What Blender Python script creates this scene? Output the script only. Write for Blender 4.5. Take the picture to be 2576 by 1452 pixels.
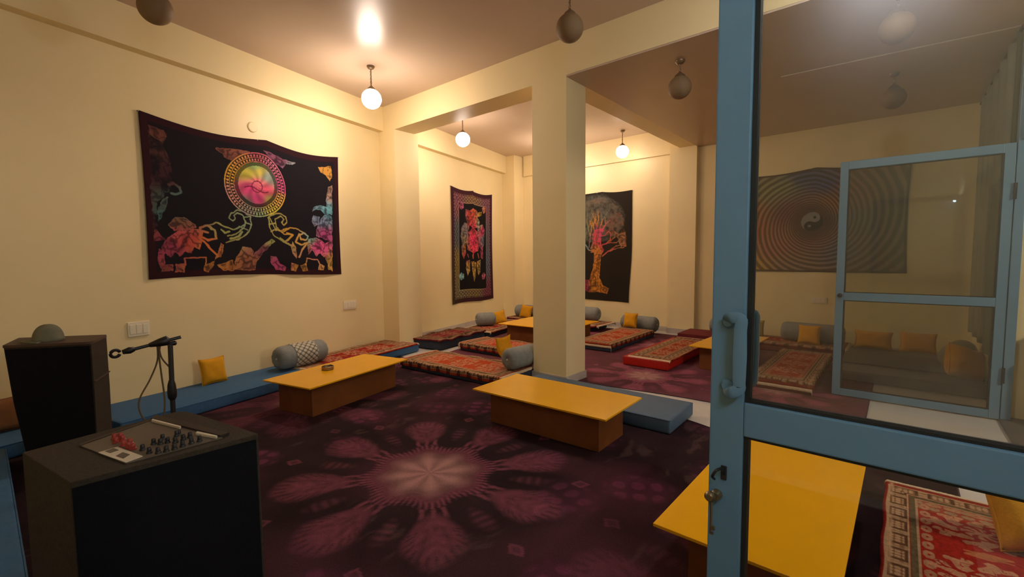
import bpy, bmesh, math, random
import numpy as np
from mathutils import Vector, Matrix
for o in list(bpy.data.objects): bpy.data.objects.remove(o)
scene = bpy.context.scene
COL = scene.collection
PI = math.pi
R = math.radians
# ------------------------------------------------------------------ camera
CAM_H = 1.3
cam_data = bpy.data.cameras.new('camera')
cam = bpy.data.objects.new('camera', cam_data)
COL.objects.link(cam)
cam_data.sensor_width = 36.0
cam_data.lens = 1146.0 / 2576.0 * 36.0
cam_data.clip_start = 0.02
pitch, roll, yaw = R(3.95), R(-0.49), R(40.4)
cp, sp, cr, sr = math.cos(pitch), math.sin(pitch), math.cos(roll), math.sin(roll)
Mroll = Matrix(((cr, -sr, 0), (sr, cr, 0), (0, 0, 1)))
Mpitch = Matrix(((1, 0, 0), (0, cp, -sp), (0, sp, cp)))
Mc = Mroll @ Mpitch
def level_to_world(v):
    c, s = math.cos(yaw), math.sin(yaw)
    return Vector((v[0]*c - v[2]*s, v[0]*s + v[2]*c, -v[1]))
rx, dn, fw = (level_to_world(Mc[i]) for i in range(3))
rot = Matrix((rx, -dn, -fw)).transposed().to_4x4()
cam.matrix_world = Matrix.Translation((0, 0, CAM_H)) @ rot
scene.camera = cam
# ------------------------------------------------------------------ world, exposure
scene.view_settings.view_transform = 'Standard'
scene.view_settings.look = 'None'
scene.view_settings.gamma = 1.0
scene.view_settings.use_curve_mapping = False
scene.view_settings.exposure = 0.0
w = bpy.data.worlds.new('night'); scene.world = w; w.use_nodes = True
w.node_tree.nodes['Background'].inputs[0].default_value = (0.30, 0.36, 0.5, 1)
w.node_tree.nodes['Background'].inputs[1].default_value = 0.10
LAMP_POWER = 86.0
LAMP_COLOR = (1.0, 0.805, 0.66)
WHITE_COLOR = (0.95, 0.95, 1.0)
FILL_TUBE_POWER = 140.0
# ------------------------------------------------------------------ materials
def srgb(r, g, b):
    f = lambda v: (v/255/12.92) if v/255 <= 0.04045 else ((v/255+0.055)/1.055)**2.4
    return (f(r), f(g), f(b), 1)
MATS = {}
def mat(name, col, rough=0.6, spec=0.4, metal=0.0, noise=0.0, nscale=20, bump=0.0, bscale=60, attr=False, detail=4):
    if name in MATS: return MATS[name]
    m = bpy.data.materials.new(name); m.use_nodes = True; nt = m.node_tree
    b = nt.nodes['Principled BSDF']
    if len(col) == 3: col = (*col, 1)
    b.inputs['Base Color'].default_value = col
    b.inputs['Roughness'].default_value = rough
    b.inputs['Specular IOR Level'].default_value = spec
    b.inputs['Metallic'].default_value = metal
    tc = nt.nodes.new('ShaderNodeTexCoord')
    src = None
    if attr:
        a = nt.nodes.new('ShaderNodeAttribute'); a.attribute_name = 'Col'
        src = a.outputs['Color']; nt.links.new(src, b.inputs['Base Color'])
    if noise > 0:
        n = nt.nodes.new('ShaderNodeTexNoise'); n.inputs['Scale'].default_value = nscale
        n.inputs['Detail'].default_value = detail
        nt.links.new(tc.outputs['Object'], n.inputs['Vector'])
        mr = nt.nodes.new('ShaderNodeMapRange')
        mr.inputs['From Min'].default_value = 0.3; mr.inputs['From Max'].default_value = 0.7
        mr.inputs['To Min'].default_value = 1-noise; mr.inputs['To Max'].default_value = 1+noise
        nt.links.new(n.outputs['Fac'], mr.inputs['Value'])
        mx = nt.nodes.new('ShaderNodeVectorMath'); mx.operation = 'SCALE'
        if src is not None: nt.links.new(src, mx.inputs[0])
        else: mx.inputs[0].default_value = col[:3]
        nt.links.new(mr.outputs['Result'], mx.inputs['Scale'])
        nt.links.new(mx.outputs[0], b.inputs['Base Color'])
    if bump > 0:
        n2 = nt.nodes.new('ShaderNodeTexNoise'); n2.inputs['Scale'].default_value = bscale
        n2.inputs['Detail'].default_value = 3
        nt.links.new(tc.outputs['Object'], n2.inputs['Vector'])
        bp = nt.nodes.new('ShaderNodeBump'); bp.inputs['Strength'].default_value = bump
        bp.inputs['Distance'].default_value = 0.01
        nt.links.new(n2.outputs['Fac'], bp.inputs['Height'])
        nt.links.new(bp.outputs['Normal'], b.inputs['Normal'])
    MATS[name] = m
    return m
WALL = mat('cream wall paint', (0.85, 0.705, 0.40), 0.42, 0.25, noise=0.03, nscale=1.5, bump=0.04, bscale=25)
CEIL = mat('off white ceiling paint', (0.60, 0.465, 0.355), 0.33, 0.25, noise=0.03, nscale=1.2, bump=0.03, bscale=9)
TILE = mat('pale vitrified floor', (0.62, 0.58, 0.53), 0.22, 0.5, noise=0.05, nscale=6)
SKIRT = mat('grey skirting tile', (0.50, 0.45, 0.40), 0.25, 0.5, noise=0.06, nscale=10)
BLUE = mat('blue grey powder coated aluminium', (0.13, 0.245, 0.355), 0.33, 0.5, noise=0.03, nscale=8, bump=0.02, bscale=200)
GASK = mat('black rubber gasket', (0.015, 0.015, 0.014), 0.6)
YTOP = mat('yellow laminate', (0.87, 0.43, 0.004), 0.24, 0.3, noise=0.02, nscale=5)
PLY = mat('brown plywood', (0.19, 0.062, 0.016), 0.45, 0.35, noise=0.18, nscale=7)
NAVY = mat('blue mattress cloth', (0.05, 0.13, 0.26), 0.8, 0.2, noise=0.08, nscale=30, bump=0.2, bscale=120)
BLUEG = mat('grey blue mattress vinyl', (0.085, 0.14, 0.21), 0.55, 0.35, noise=0.06, nscale=14, bump=0.1, bscale=80)
NAVYD = mat('dark navy mattress cloth', (0.035, 0.042, 0.065), 0.8, 0.2, noise=0.1, nscale=20, bump=0.2, bscale=90)
REDM = mat('red mattress vinyl', (0.42, 0.012, 0.006), 0.5, 0.35, noise=0.06, nscale=12)
GREYM = mat('dark grey mattress cloth', (0.15, 0.14, 0.13), 0.85, 0.2, noise=0.12, nscale=10)
GREY = mat('grey bolster cloth', (0.24, 0.25, 0.235), 0.85, 0.15, noise=0.08, nscale=18, bump=0.3, bscale=60)
YCL = mat('mustard cushion cloth', (0.66, 0.31, 0.012), 0.8, 0.15, noise=0.08, nscale=20, bump=0.25, bscale=70)
PRINT = mat('printed cloth', (0.5, 0.5, 0.5), 0.85, 0.12, attr=True, noise=0.10, nscale=140, bump=0.12, bscale=180)
CARPET = mat('woven carpet pile', (0.5, 0.5, 0.5), 0.95, 0.08, attr=True, noise=0.16, nscale=120, bump=0.3, bscale=200)
FRINGE = mat('pale cotton fringe', (0.62, 0.46, 0.30), 0.9, 0.1, noise=0.15, nscale=60)
SPK = mat('brown grey speaker carpet', (0.040, 0.030, 0.021), 0.85, 0.2, noise=0.2, nscale=90, bump=0.35, bscale=220)
SPKT = mat('brown speaker top', (0.07, 0.040, 0.028), 0.6, 0.3, noise=0.15, nscale=20)
GRILL = mat('black speaker grille', (0.006, 0.006, 0.008), 0.8, 0.1, bump=0.3, bscale=300)
PANEL = mat('taupe control panel', (0.10, 0.078, 0.06), 0.45, 0.3, noise=0.08, nscale=30)
PANELD = mat('dark panel strip', (0.022, 0.014, 0.010), 0.5, 0.3)
WHITEP = mat('off white print', (0.55, 0.48, 0.36), 0.6)
BLACKP = mat('black plastic', (0.012, 0.010, 0.010), 0.45, 0.4)
REDK = mat('red plastic knob', (0.28, 0.025, 0.015), 0.45, 0.4)
DARKM = mat('dark stand metal', (0.03, 0.026, 0.028), 0.4, 0.5, metal=0.3)
CABLE = mat('brown cable rubber', (0.10, 0.06, 0.02), 0.6)
SWITCH = mat('white switch plate', (0.84, 0.76, 0.58), 0.35, 0.4)
BRASS = mat('dull brass', (0.30, 0.22, 0.12), 0.35, 0.5, metal=0.8)
STEEL = mat('dull steel', (0.35, 0.34, 0.32), 0.35, 0.5, metal=0.9)
OFFG = mat('unlit opal globe', (0.235, 0.155, 0.082), 0.6, 0.25, noise=0.05, nscale=5)
CHAIN = mat('antique chain metal', (0.24, 0.16, 0.09), 0.4, 0.5, metal=0.5)
BROWNC = mat('brown cushion cloth', (0.23, 0.10, 0.04), 0.8, 0.2, noise=0.1, nscale=10)
CAPM = mat('grey green cap cloth', (0.17, 0.17, 0.12), 0.9, 0.1, noise=0.1, nscale=25)
CURT = mat('grey green curtain cloth', (0.26, 0.26, 0.20), 0.8, 0.2, noise=0.05, nscale=6)
GROUND = mat('outdoor concrete', (0.13, 0.12, 0.115), 0.8, noise=0.2, nscale=5)
WOODB = mat('brown wooden box', (0.20, 0.10, 0.04), 0.5, noise=0.2, nscale=9)
LATT = mat('knitted band', (0.5, 0.5, 0.5), 0.85, 0.15, attr=True)
def glow_mat(k=1.0, col=None):
    col = col or LAMP_COLOR
    m = bpy.data.materials.new('lit opal globe'); m.use_nodes = True; nt = m.node_tree
    b = nt.nodes['Principled BSDF']
    b.inputs['Base Color'].default_value = (0.9, 0.85, 0.75, 1); b.inputs['Roughness'].default_value = 0.3
    b.inputs['Emission Color'].default_value = (*col, 1)
    b.inputs['Emission Strength'].default_value = LAMP_POWER*k
    # the bulb hangs cap-up: the globe glows less towards its neck
    tc = nt.nodes.new('ShaderNodeTexCoord'); sx = nt.nodes.new('ShaderNodeSeparateXYZ')
    mr = nt.nodes.new('ShaderNodeMapRange'); mr.interpolation_type = 'SMOOTHSTEP'
    mr.inputs['From Min'].default_value = 0.25; mr.inputs['From Max'].default_value = 0.95
    mr.inputs['To Min'].default_value = LAMP_POWER*k; mr.inputs['To Max'].default_value = LAMP_POWER*k*0.09
    nt.links.new(tc.outputs['Generated'], sx.inputs[0]); nt.links.new(sx.outputs['Z'], mr.inputs['Value'])
    nt.links.new(mr.outputs['Result'], b.inputs['Emission Strength'])
    return m
def fill_tube_mat():
    m = bpy.data.materials.new('cool fill tube glow'); m.use_nodes = True
    b = m.node_tree.nodes['Principled BSDF']
    b.inputs['Emission Color'].default_value = (0.52, 0.76, 1.0, 1)
    b.inputs['Emission Strength'].default_value = FILL_TUBE_POWER
    return m
FILL_TUBE = fill_tube_mat()
def glass_mat(name, tint, ior=1.45, haze=0.0):
    m = bpy.data.materials.new(name); m.use_nodes = True; nt = m.node_tree
    for n in list(nt.nodes): nt.nodes.remove(n)
    out = nt.nodes.new('ShaderNodeOutputMaterial')
    tr = nt.nodes.new('ShaderNodeBsdfTransparent'); tr.inputs[0].default_value = (*tint, 1)
    gl = nt.nodes.new('ShaderNodeBsdfGlossy'); gl.inputs['Roughness'].default_value = 0.02
    gl.inputs[0].default_value = (1, 1, 1, 1)
    fr = nt.nodes.new('ShaderNodeFresnel'); fr.inputs[0].default_value = ior
    mx = nt.nodes.new('ShaderNodeMixShader')
    nt.links.new(fr.outputs[0], mx.inputs[0]); nt.links.new(tr.outputs[0], mx.inputs[1]); nt.links.new(gl.outputs[0], mx.inputs[2])
    last = mx.outputs[0]
    if haze > 0:      # a film of dust on the pane
        df = nt.nodes.new('ShaderNodeBsdfRefraction'); df.inputs[0].default_value = (0.9, 0.92, 1.0, 1); df.inputs['Roughness'].default_value = 0.62; df.inputs['IOR'].default_value = 1.35
        no = nt.nodes.new('ShaderNodeTexNoise'); no.inputs['Scale'].default_value = 3.0; no.inputs['Detail'].default_value = 5
        mr = nt.nodes.new('ShaderNodeMapRange'); mr.inputs['To Min'].default_value = haze*0.5; mr.inputs['To Max'].default_value = haze*1.5
        nt.links.new(no.outputs['Fac'], mr.inputs['Value'])
        m2 = nt.nodes.new('ShaderNodeMixShader')
        nt.links.new(mr.outputs['Result'], m2.inputs[0]); nt.links.new(last, m2.inputs[1]); nt.links.new(df.outputs[0], m2.inputs[2])
        last = m2.outputs[0]
    nt.links.new(last, out.inputs[0])
    return m
GLASS = glass_mat('door glass', (0.90, 0.91, 0.88), haze=0.07)
GLASSL = glass_mat('clear lower door glass', (0.95, 0.95, 0.93), haze=0.0)
GLASSF = glass_mat('far door glass', (0.87, 0.88, 0.84), haze=0.02)
# ------------------------------------------------------------------ helpers
def link(name, me, m=None, parent=None, smooth=False):
    o = bpy.data.objects.new(name, me); COL.objects.link(o)
    if m is not None: me.materials.append(m)
    if parent is not None: o.parent = parent
    if smooth:
        me.polygons.foreach_set('use_smooth', [True]*len(me.polygons))
    return o
def obj(name, bm, m, parent=None, smooth=False, angle=None):
    bmesh.ops.recalc_face_normals(bm, faces=bm.faces[:])
    me = bpy.data.meshes.new(name); bm.to_mesh(me); bm.free()
    o = link(name, me, m, parent)
    if smooth:
        me.polygons.foreach_set('use_smooth', [True]*len(me.polygons))
        if angle is not None:
            try: me.set_sharp_from_angle(angle=R(angle))
            except Exception: pass
    return o
def tag(o, label=None, cat=None, group=None, kind=None):
    if label: o['label'] = label
    if cat: o['category'] = cat
    if group: o['group'] = group
    if kind: o['kind'] = kind
    return o
def thing(name, label, cat, loc=(0, 0, 0), rz=0.0, group=None):
    o = bpy.data.objects.new(name, None); COL.objects.link(o)
    o.location = loc; o.rotation_euler = (0, 0, rz); o.empty_display_size = 0.1
    return tag(o, label, cat, group)
def struct(name, bm, m, parent=None):
    o = obj(name, bm, m, parent)
    if parent is None: o['kind'] = 'structure'
    return o
def box(bm, x0, x1, y0, y1, z0, z1, bevel=0.0, seg=2):
    r = bmesh.ops.create_cube(bm, size=1.0)
    vs = r['verts']
    for v in vs:
        v.co = Vector(((x0+x1)/2 + v.co.x*(x1-x0), (y0+y1)/2 + v.co.y*(y1-y0), (z0+z1)/2 + v.co.z*(z1-z0)))
    if bevel > 0:
        es = list({e for v in vs for e in v.link_edges})
        bmesh.ops.bevel(bm, geom=es, offset=bevel, segments=seg, profile=0.6, affect='EDGES')
    return bm
def bx(*a, **k): return box(bmesh.new(), *a, **k)
def prism(bm, pts, z0, z1):
    lo = [bm.verts.new((p[0], p[1], z0)) for p in pts]; hi = [bm.verts.new((p[0], p[1], z1)) for p in pts]
    n = len(pts)
    bm.faces.new(lo[::-1]); bm.faces.new(hi)
    for i in range(n): bm.faces.new((lo[i], lo[(i+1) % n], hi[(i+1) % n], hi[i]))
    return bm
def lathe(bm, prof, n=24, axis='z', c=(0, 0, 0)):
    rings = []
    for (r, h) in prof:
        ring = []
        for k in range(n):
            a = 2*PI*k/n; u, v = r*math.cos(a), r*math.sin(a)
            p = (u, v, h) if axis == 'z' else ((h, u, v) if axis == 'x' else (u, h, v))
            ring.append(bm.verts.new((p[0]+c[0], p[1]+c[1], p[2]+c[2])))
        rings.append(ring)
    for a, b in zip(rings, rings[1:]):
        for k in range(n): bm.faces.new((a[k], a[(k+1) % n], b[(k+1) % n], b[k]))
    bm.faces.new(rings[0][::-1]); bm.faces.new(rings[-1])
    return bm
def tube(bm, pts, r, n=8, closed=False):
    pts = [Vector(p) for p in pts]; rings = []; N = len(pts)
    up = Vector((0.13, 0.21, 0.97)).normalized()
    for i, p in enumerate(pts):
        a = pts[(i-1) % N] if (closed or i > 0) else p
        b = pts[(i+1) % N] if (closed or i < N-1) else p
        t = (b-a).normalized()
        s = t.cross(up)
        if s.length < 1e-4: s = t.cross(Vector((1, 0, 0)))
        s.normalize(); q = s.cross(t)
        rr = r[i] if isinstance(r, (list, tuple)) else r
        rings.append([bm.verts.new(p + s*math.cos(2*PI*k/n)*rr + q*math.sin(2*PI*k/n)*rr) for k in range(n)])
    m = N if closed else N-1
    for i in range(m):
        a, b = rings[i], rings[(i+1) % N]
        for k in range(n): bm.faces.new((a[k], a[(k+1) % n], b[(k+1) % n], b[k]))
    if not closed:
        bm.faces.new(rings[0][::-1]); bm.faces.new(rings[-1])
    return bm
def curve_pts(ctrl, n=8):      # Catmull-Rom
    P = [Vector(p) for p in ctrl]; P = [P[0]*2-P[1]] + P + [P[-1]*2-P[-2]]; out = []
    for i in range(1, len(P)-2):
        for k in range(n):
            t = k/n
            out.append(0.5*((2*P[i]) + (-P[i-1]+P[i+1])*t + (2*P[i-1]-5*P[i]+4*P[i+1]-P[i+2])*t*t + (-P[i-1]+3*P[i]-3*P[i+1]+P[i+2])*t**3))
    out.append(P[-2]); return out
# grid mesh from numpy arrays with a printed colour per vertex
def grid_mesh(name, X, Y, Z, C, m, parent=None, smooth=True, thick=0.0):
    ny, nx = X.shape
    V = np.stack([X, Y, Z], -1).reshape(-1, 3).astype(np.float32)
    idx = np.arange(nx*ny).reshape(ny, nx)
    q = np.stack([idx[:-1, :-1], idx[:-1, 1:], idx[1:, 1:], idx[1:, :-1]], -1).reshape(-1, 4)
    me = bpy.data.meshes.new(name)
    me.vertices.add(len(V)); me.vertices.foreach_set('co', V.ravel())
    me.loops.add(q.size); me.loops.foreach_set('vertex_index', q.ravel().astype(np.int32))
    me.polygons.add(len(q)); me.polygons.foreach_set('loop_start', np.arange(0, q.size, 4, dtype=np.int32))
    me.update(calc_edges=True)
    if C is not None:
        at = me.color_attributes.new('Col', 'FLOAT_COLOR', 'POINT')
        c4 = np.ones((len(V), 4), np.float32); c4[:, :3] = np.clip(C.reshape(-1, 3), 0, 1)
        at.data.foreach_set('color', c4.ravel())
    o = link(name, me, m, parent, smooth=smooth)
    if thick:
        md = o.modifiers.new('thickness', 'SOLIDIFY'); md.thickness = thick; md.offset = 0
    return o
# ------------------------------------------------------------------ painting (flat print, evaluated per vertex)
def noise2(x, y, seed=0):
    rs = np.random.RandomState(seed); G = rs.rand(256, 256)
    xi = np.floor(x).astype(int); yi = np.floor(y).astype(int); fx = x-xi; fy = y-yi
    fx = fx*fx*(3-2*fx); fy = fy*fy*(3-2*fy)
    g = lambda a, b: G[b % 256, a % 256]
    return (g(xi, yi)*(1-fx)+g(xi+1, yi)*fx)*(1-fy) + (g(xi, yi+1)*(1-fx)+g(xi+1, yi+1)*fx)*fy
def fbm(x, y, seed=0, o=3):
    v = 0; a = 0.5; s = 0
    for i in range(o):
        v = v + a*noise2(x*2**i, y*2**i, seed+i); s += a; a *= 0.5
    return v/s
def sstep(a, b, x):
    t = np.clip((x-a)/(b-a), 0, 1); return t*t*(3-2*t)
def polymask(px, py, pts):
    ins = np.zeros(px.shape, bool); n = len(pts)
    for i in range(n):
        x1, y1 = pts[i]; x2, y2 = pts[(i+1) % n]
        if y1 == y2: continue
        c = ((y1 > py) != (y2 > py)) & (px < (x2-x1)*(py-y1)/(y2-y1)+x1)
        ins ^= c
    return ins
def linedist(px, py, pts):
    d = np.full(px.shape, 1e9)
    for (x1, y1), (x2, y2) in zip(pts, pts[1:]):
        dx, dy = x2-x1, y2-y1; L = dx*dx+dy*dy+1e-12
        t = np.clip(((px-x1)*dx+(py-y1)*dy)/L, 0, 1)
        d = np.minimum(d, np.hypot(px-x1-t*dx, py-y1-t*dy))
    return d
def field(s, t, anchors, power=3.0):
    wsum = 0; c = 0
    for (a, b, col) in anchors:
        wt = 1.0/((s-a)**2+(t-b)**2+4e-4)**(power/2)
        wsum = wsum+wt; c = c+wt[..., None]*np.array(col)
    return c/wsum[..., None]
def mixc(C, col, m):
    m = np.clip(m, 0, 1)[..., None]; return C*(1-m)+np.asarray(col)*m
def paint_shapes(C, s, t, W, H, art, colf, dimf=0.35, seed=5):
    mx, my = s*W, t*H
    mx = mx+0.022*(fbm(mx*22, my*22, seed+11, 2)-0.5); my = my+0.022*(fbm(mx*22+31, my*22, seed+12, 2)-0.5)
    fil = np.abs(np.sin(26*mx+9*fbm(mx*9, my*9, seed)+3)*np.sin(26*my+9*fbm(mx*9+50, my*9, seed+3)))
    fil = sstep(0.10, 0.45, fil)
    for kind, pts in art:
        P = [(a*W/1000, b*H/1000) for a, b in pts]
        if kind == 'P':
            m = polymask(mx, my, P); inner = linedist(mx, my, P+[P[0]])
            C = mixc(C, colf, m*np.where(inner < 0.008, 1.0, 0.30+0.70*fil)*(0.55+0.45*sstep(0.3, 0.6, fbm(mx*16, my*16, seed+20, 2))))
        elif kind == 'D':
            m = polymask(mx, my, P)
            C = mixc(C, colf, m*dimf*(0.35+0.65*fil)*sstep(0.25, 0.55, fbm(mx*12, my*12, seed)))
        elif kind == 'S': C = mixc(C, colf, sstep(0.013, 0.008, linedist(mx, my, P)))
        elif kind == 'T': C = mixc(C, colf, sstep(0.0085, 0.0045, linedist(mx, my, P)))
    return C
ART_A = [["D",[[30,66],[93,63],[99,111],[75,164],[102,243],[108,367],[89,455],[63,493],[42,530],[40,712],[68,761],[24,763],[22,467],[27,223]]],["P",[[32,69],[88,69],[94,112],[70,153],[51,135],[35,116]]],["S",[[91,405],[112,392],[132,413],[134,443],[115,463],[99,458]]],["P",[[63,497],[88,489],[76,541],[58,610],[42,650],[41,588]]],["P",[[295,94],[332,92],[390,83],[456,92],[448,118],[387,145],[364,175],[336,160],[325,126],[301,115]]],["P",[[527,74],[579,81],[632,97],[713,96],[696,116],[651,123],[637,173],[599,157],[562,126]]],["P",[[853,97],[948,79],[953,182],[935,204],[907,158],[875,137]]],["P",[[924,252],[953,241],[948,488],[907,481],[905,377]]],["P",[[810,471],[820,430],[862,412],[909,423],[947,441],[946,488],[897,496],[861,453],[833,451]]],["P",[[813,504],[859,510],[848,568],[819,593],[803,550]]],["P",[[888,495],[946,500],[941,725],[826,672],[838,580]]],["P",[[890,727],[941,713],[934,974],[903,926],[877,832]]],["P",[[51,803],[74,744],[117,698],[171,677],[211,674],[214,755],[200,818],[178,801],[165,845],[144,828],[121,863],[101,837],[84,871],[65,845],[49,879]]],["P",[[39,812],[60,845],[63,905],[52,938],[33,904]]],["P",[[46,955],[63,913],[93,910],[92,957]]],["P",[[101,914],[141,911],[136,968],[102,962]]],["P",[[219,927],[262,896],[261,919],[235,973],[211,970]]],["P",[[272,928],[349,893],[353,970],[302,972]]],["S",[[239,699],[216,687],[209,728],[237,754],[273,743],[269,679],[240,654],[208,665],[203,737],[236,790],[269,845],[281,863]]],["P",[[293,765],[308,788],[293,863],[262,891],[282,835]]],["T",[[246,649],[277,627],[313,647],[357,668],[390,655],[411,630]]],["T",[[321,769],[354,749],[394,728],[429,687],[445,626],[440,568],[414,542],[381,531],[348,550],[337,584],[355,611],[369,590],[360,567],[380,551],[406,572],[415,610],[406,659],[369,700],[329,722]]],["T",[[138,915],[142,871],[227,872],[225,927]]],["S",[[300,672],[318,694],[337,683]]],["S",[[341,740],[381,719],[395,689]]],["T",[[383,651],[423,672]]],["T",[[414,619],[445,631]]],["T",[[409,581],[440,573]]],["T",[[663,629],[622,664],[583,661],[561,616],[547,576]]],["T",[[667,768],[619,738],[573,709],[545,648],[540,577],[564,544],[610,528],[641,546],[648,587],[627,616],[616,596],[629,568],[610,549],[578,573],[583,635],[629,684],[678,681]]],["T",[[542,628],[577,610]]],["T",[[552,679],[591,645]]],["T",[[582,666],[663,629],[713,630],[763,665]]],["S",[[645,673],[678,681],[635,737]]],["S",[[604,717],[643,753],[667,768]]],["S",[[720,679],[746,655],[772,676],[762,710],[727,711],[720,668],[693,735],[726,755],[770,732],[733,799],[706,855]]],["P",[[672,736],[691,778],[697,877],[673,833],[662,779]]],["P",[[776,698],[826,684],[881,727],[898,785],[877,855],[849,820],[821,843],[795,798],[772,832],[765,754]]],["P",[[661,903],[704,921],[685,975],[656,968]]],["P",[[716,926],[752,905],[761,973],[728,974]]],["P",[[842,907],[875,925],[864,965],[831,961]]],["P",[[899,908],[932,950],[903,959]]],["T",[[752,905],[757,866],[829,872],[847,913]]],["P",[[346,969],[363,873],[398,796],[439,800],[452,834],[444,864],[496,794],[557,730],[572,750],[509,834],[471,895],[454,974]]],["P",[[549,865],[576,860],[598,918],[629,940],[624,972],[573,964],[544,906]]],["P",[[76,667],[109,609],[146,609],[189,649],[194,666],[149,683],[106,699]]]]
ART_B = [["P",[[324,165],[433,172],[546,152],[622,175],[721,162],[700,199],[601,218],[658,257],[636,314],[501,333],[373,297],[321,246]]],["P",[[219,330],[302,280],[409,309],[349,433],[311,501],[240,489],[202,410]]],["P",[[370,379],[501,326],[615,357],[670,455],[608,533],[492,558],[364,528],[331,447]]],["P",[[598,302],[737,282],[796,337],[771,453],[727,540],[650,483],[615,371]]],["P",[[223,489],[311,501],[326,555],[270,609],[230,569]]],["P",[[668,526],[748,540],[733,611],[685,597]]],["P",[[323,630],[415,617],[411,720],[354,763],[320,705]]],["P",[[451,638],[558,639],[541,765],[508,820],[477,749]]],["P",[[585,632],[673,611],[660,725],[608,760],[572,681]]],["P",[[186,135],[222,106],[274,109],[272,155],[219,172],[185,161]]],["P",[[722,127],[763,110],[824,120],[815,157],[761,174]]],["P",[[159,761],[202,732],[265,744],[263,791],[199,803]]],["P",[[699,755],[761,735],[810,758],[779,800],[718,799]]],["S",[[379,596],[362,569]]],["S",[[490,610],[492,562]]],["S",[[626,597],[608,554]]]]
ART_C = [["D",[[81,202],[303,82],[514,45],[695,66],[827,153],[882,237],[904,359],[786,397],[608,385],[280,384],[156,307]]],["P",[[435,452],[423,387],[470,346],[562,328],[608,350],[563,405],[563,475],[610,532],[564,589],[554,787],[612,857],[703,883],[681,933],[521,924],[403,935],[281,910],[330,864],[402,804],[449,703],[460,559],[400,516]]],["S",[[460,545],[377,530],[316,471]]],["T",[[316,471],[328,356]]],["T",[[376,516],[400,415],[363,300]]],["S",[[470,389],[446,303],[481,247]]],["T",[[446,303],[387,215]]],["T",[[493,347],[527,249],[515,178]]],["T",[[539,334],[585,266],[561,195]]],["S",[[574,363],[630,295],[618,225]]],["T",[[608,308],[697,256]]],["S",[[564,490],[654,463],[699,436]]],["T",[[699,436],[709,381],[676,352]]],["T",[[699,450],[765,410],[775,369]]],["T",[[654,463],[787,459],[841,425]]],["S",[[587,589],[655,547],[744,520]]],["T",[[744,520],[831,507],[896,501]]],["T",[[700,526],[787,486],[874,481]]],["P",[[786,397],[915,359],[927,495],[853,508]]],["T",[[493,304],[422,174]]],["T",[[562,279],[652,185]]],["T",[[676,352],[631,393],[563,405]]],["T",[[764,355],[808,384],[873,372]]],["P",[[318,806],[402,819],[378,907],[318,923]]]]
# ================================================================== SHELL
ZB, ZC = 3.05, 3.40
LA = R(12.7)                                   # the left wall runs 12.7 degrees off the beam grid
LD = Vector((-math.sin(LA), math.cos(LA), 0)); LN = Vector((math.cos(LA), math.sin(LA), 0))
LP = Vector((-5.686, 3.803, 0))
YB = 7.62; YF = -0.62; XR = 0.69
def Lw(u, n=0.0, z=0.0): return LP + LD*u + LN*n + Vector((0, 0, z))
def left_u(y): return (y-LP.y)/LD.y
u0, u1 = left_u(YF)-0.1, left_u(YB)+0.05
floor_pts = [tuple(Lw(u0-0.1, -0.25))[:2], (XR+0.2, YF-0.2), (XR+0.2, YB+0.2), tuple(Lw(u1+0.1, -0.25))[:2]]
struct('floor', prism(bmesh.new(), floor_pts, -0.12, 0.0), TILE)
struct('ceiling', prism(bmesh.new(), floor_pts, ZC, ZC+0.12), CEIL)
def wall_local(name, n0, n1, ua, ub, z0, z1, m=WALL):
    bm = bmesh.new(); pts = [Lw(ua, n0), Lw(ua, n1), Lw(ub, n1), Lw(ub, n0)]
    return struct(name, prism(bm, [(p.x, p.y) for p in pts], z0, z1), m)
wall_local('wall_left', -0.2, 0.0, u0, u1, 0, ZC)
struct('wall_back', bx(-7.0, XR+0.2, YB, YB+0.2, 0, ZC), WALL)
struct('wall_front', bx(-5.4, XR+0.2, YF-0.2, YF, 0, ZC), WALL)
bm = bx(XR, XR+0.2, YF, 1.12, 0, ZC); box(bm, XR, XR+0.2, 1.12, 5.15, 2.2, ZC); box(bm, XR, XR+0.2, 5.15, YB, 0, ZC)
struct('wall_right', bm, WALL)
# beams and columns
yc0, yc1 = 3.80, 4.16
bm = bmesh.new(); pts = [Lw(left_u(yc0), 0), (XR, yc0), (XR, yc1-0.02), Lw(left_u(yc1-0.02), 0)]
struct('trim_1', prism(bm, [(p[0], p[1]) for p in pts], ZB, ZC), WALL)              # cross beam
struct('trim_2', bx(-2.80, -2.525, yc1-0.02, YB, ZB, ZC), WALL)                      # beam towards the back wall
struct('trim_3', bx(-2.942, -2.525, yc0, yc1, 0, ZB), WALL)                          # free standing column
wall_local('trim_4', 0, 0.11, -4.2, 0.0, ZB+0.02, ZC)                                # beam along left wall, near bay
wall_local('trim_5', 0, 0.11, 0.36, u1, ZB, ZC)                                      # beam along left wall, far bay
bm = bmesh.new(); pts = [Lw(left_u(yc0), 0), (-5.315, yc0), (-5.315, 4.20), Lw(left_u(4.20), 0)]
struct('trim_6', prism(bm, [(p[0], p[1]) for p in pts], 0, ZB), WALL)                # pilaster on left wall
struct('trim_7', bx(-2.96, -2.52, YB-0.10, YB, 0, ZC), WALL)                         # pilaster on back wall
struct('trim_8', bx(-6.1, -2.96, YB-0.05, YB, 2.985, ZC), WALL)                      # beam along back wall
ZL = 3.035
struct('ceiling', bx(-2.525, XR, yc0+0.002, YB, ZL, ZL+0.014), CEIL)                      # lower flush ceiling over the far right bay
struct('trim_9', bx(-2.525, XR, yc1-0.02, yc1+0.1, ZB, ZC), WALL)
bm = bmesh.new(); c = Lw(left_u(YB), 0)
pts = [(Lw(left_u(YB-0.30), 0)), (c.x+0.40, YB-0.30), (c.x+0.40, YB), c]
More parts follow.
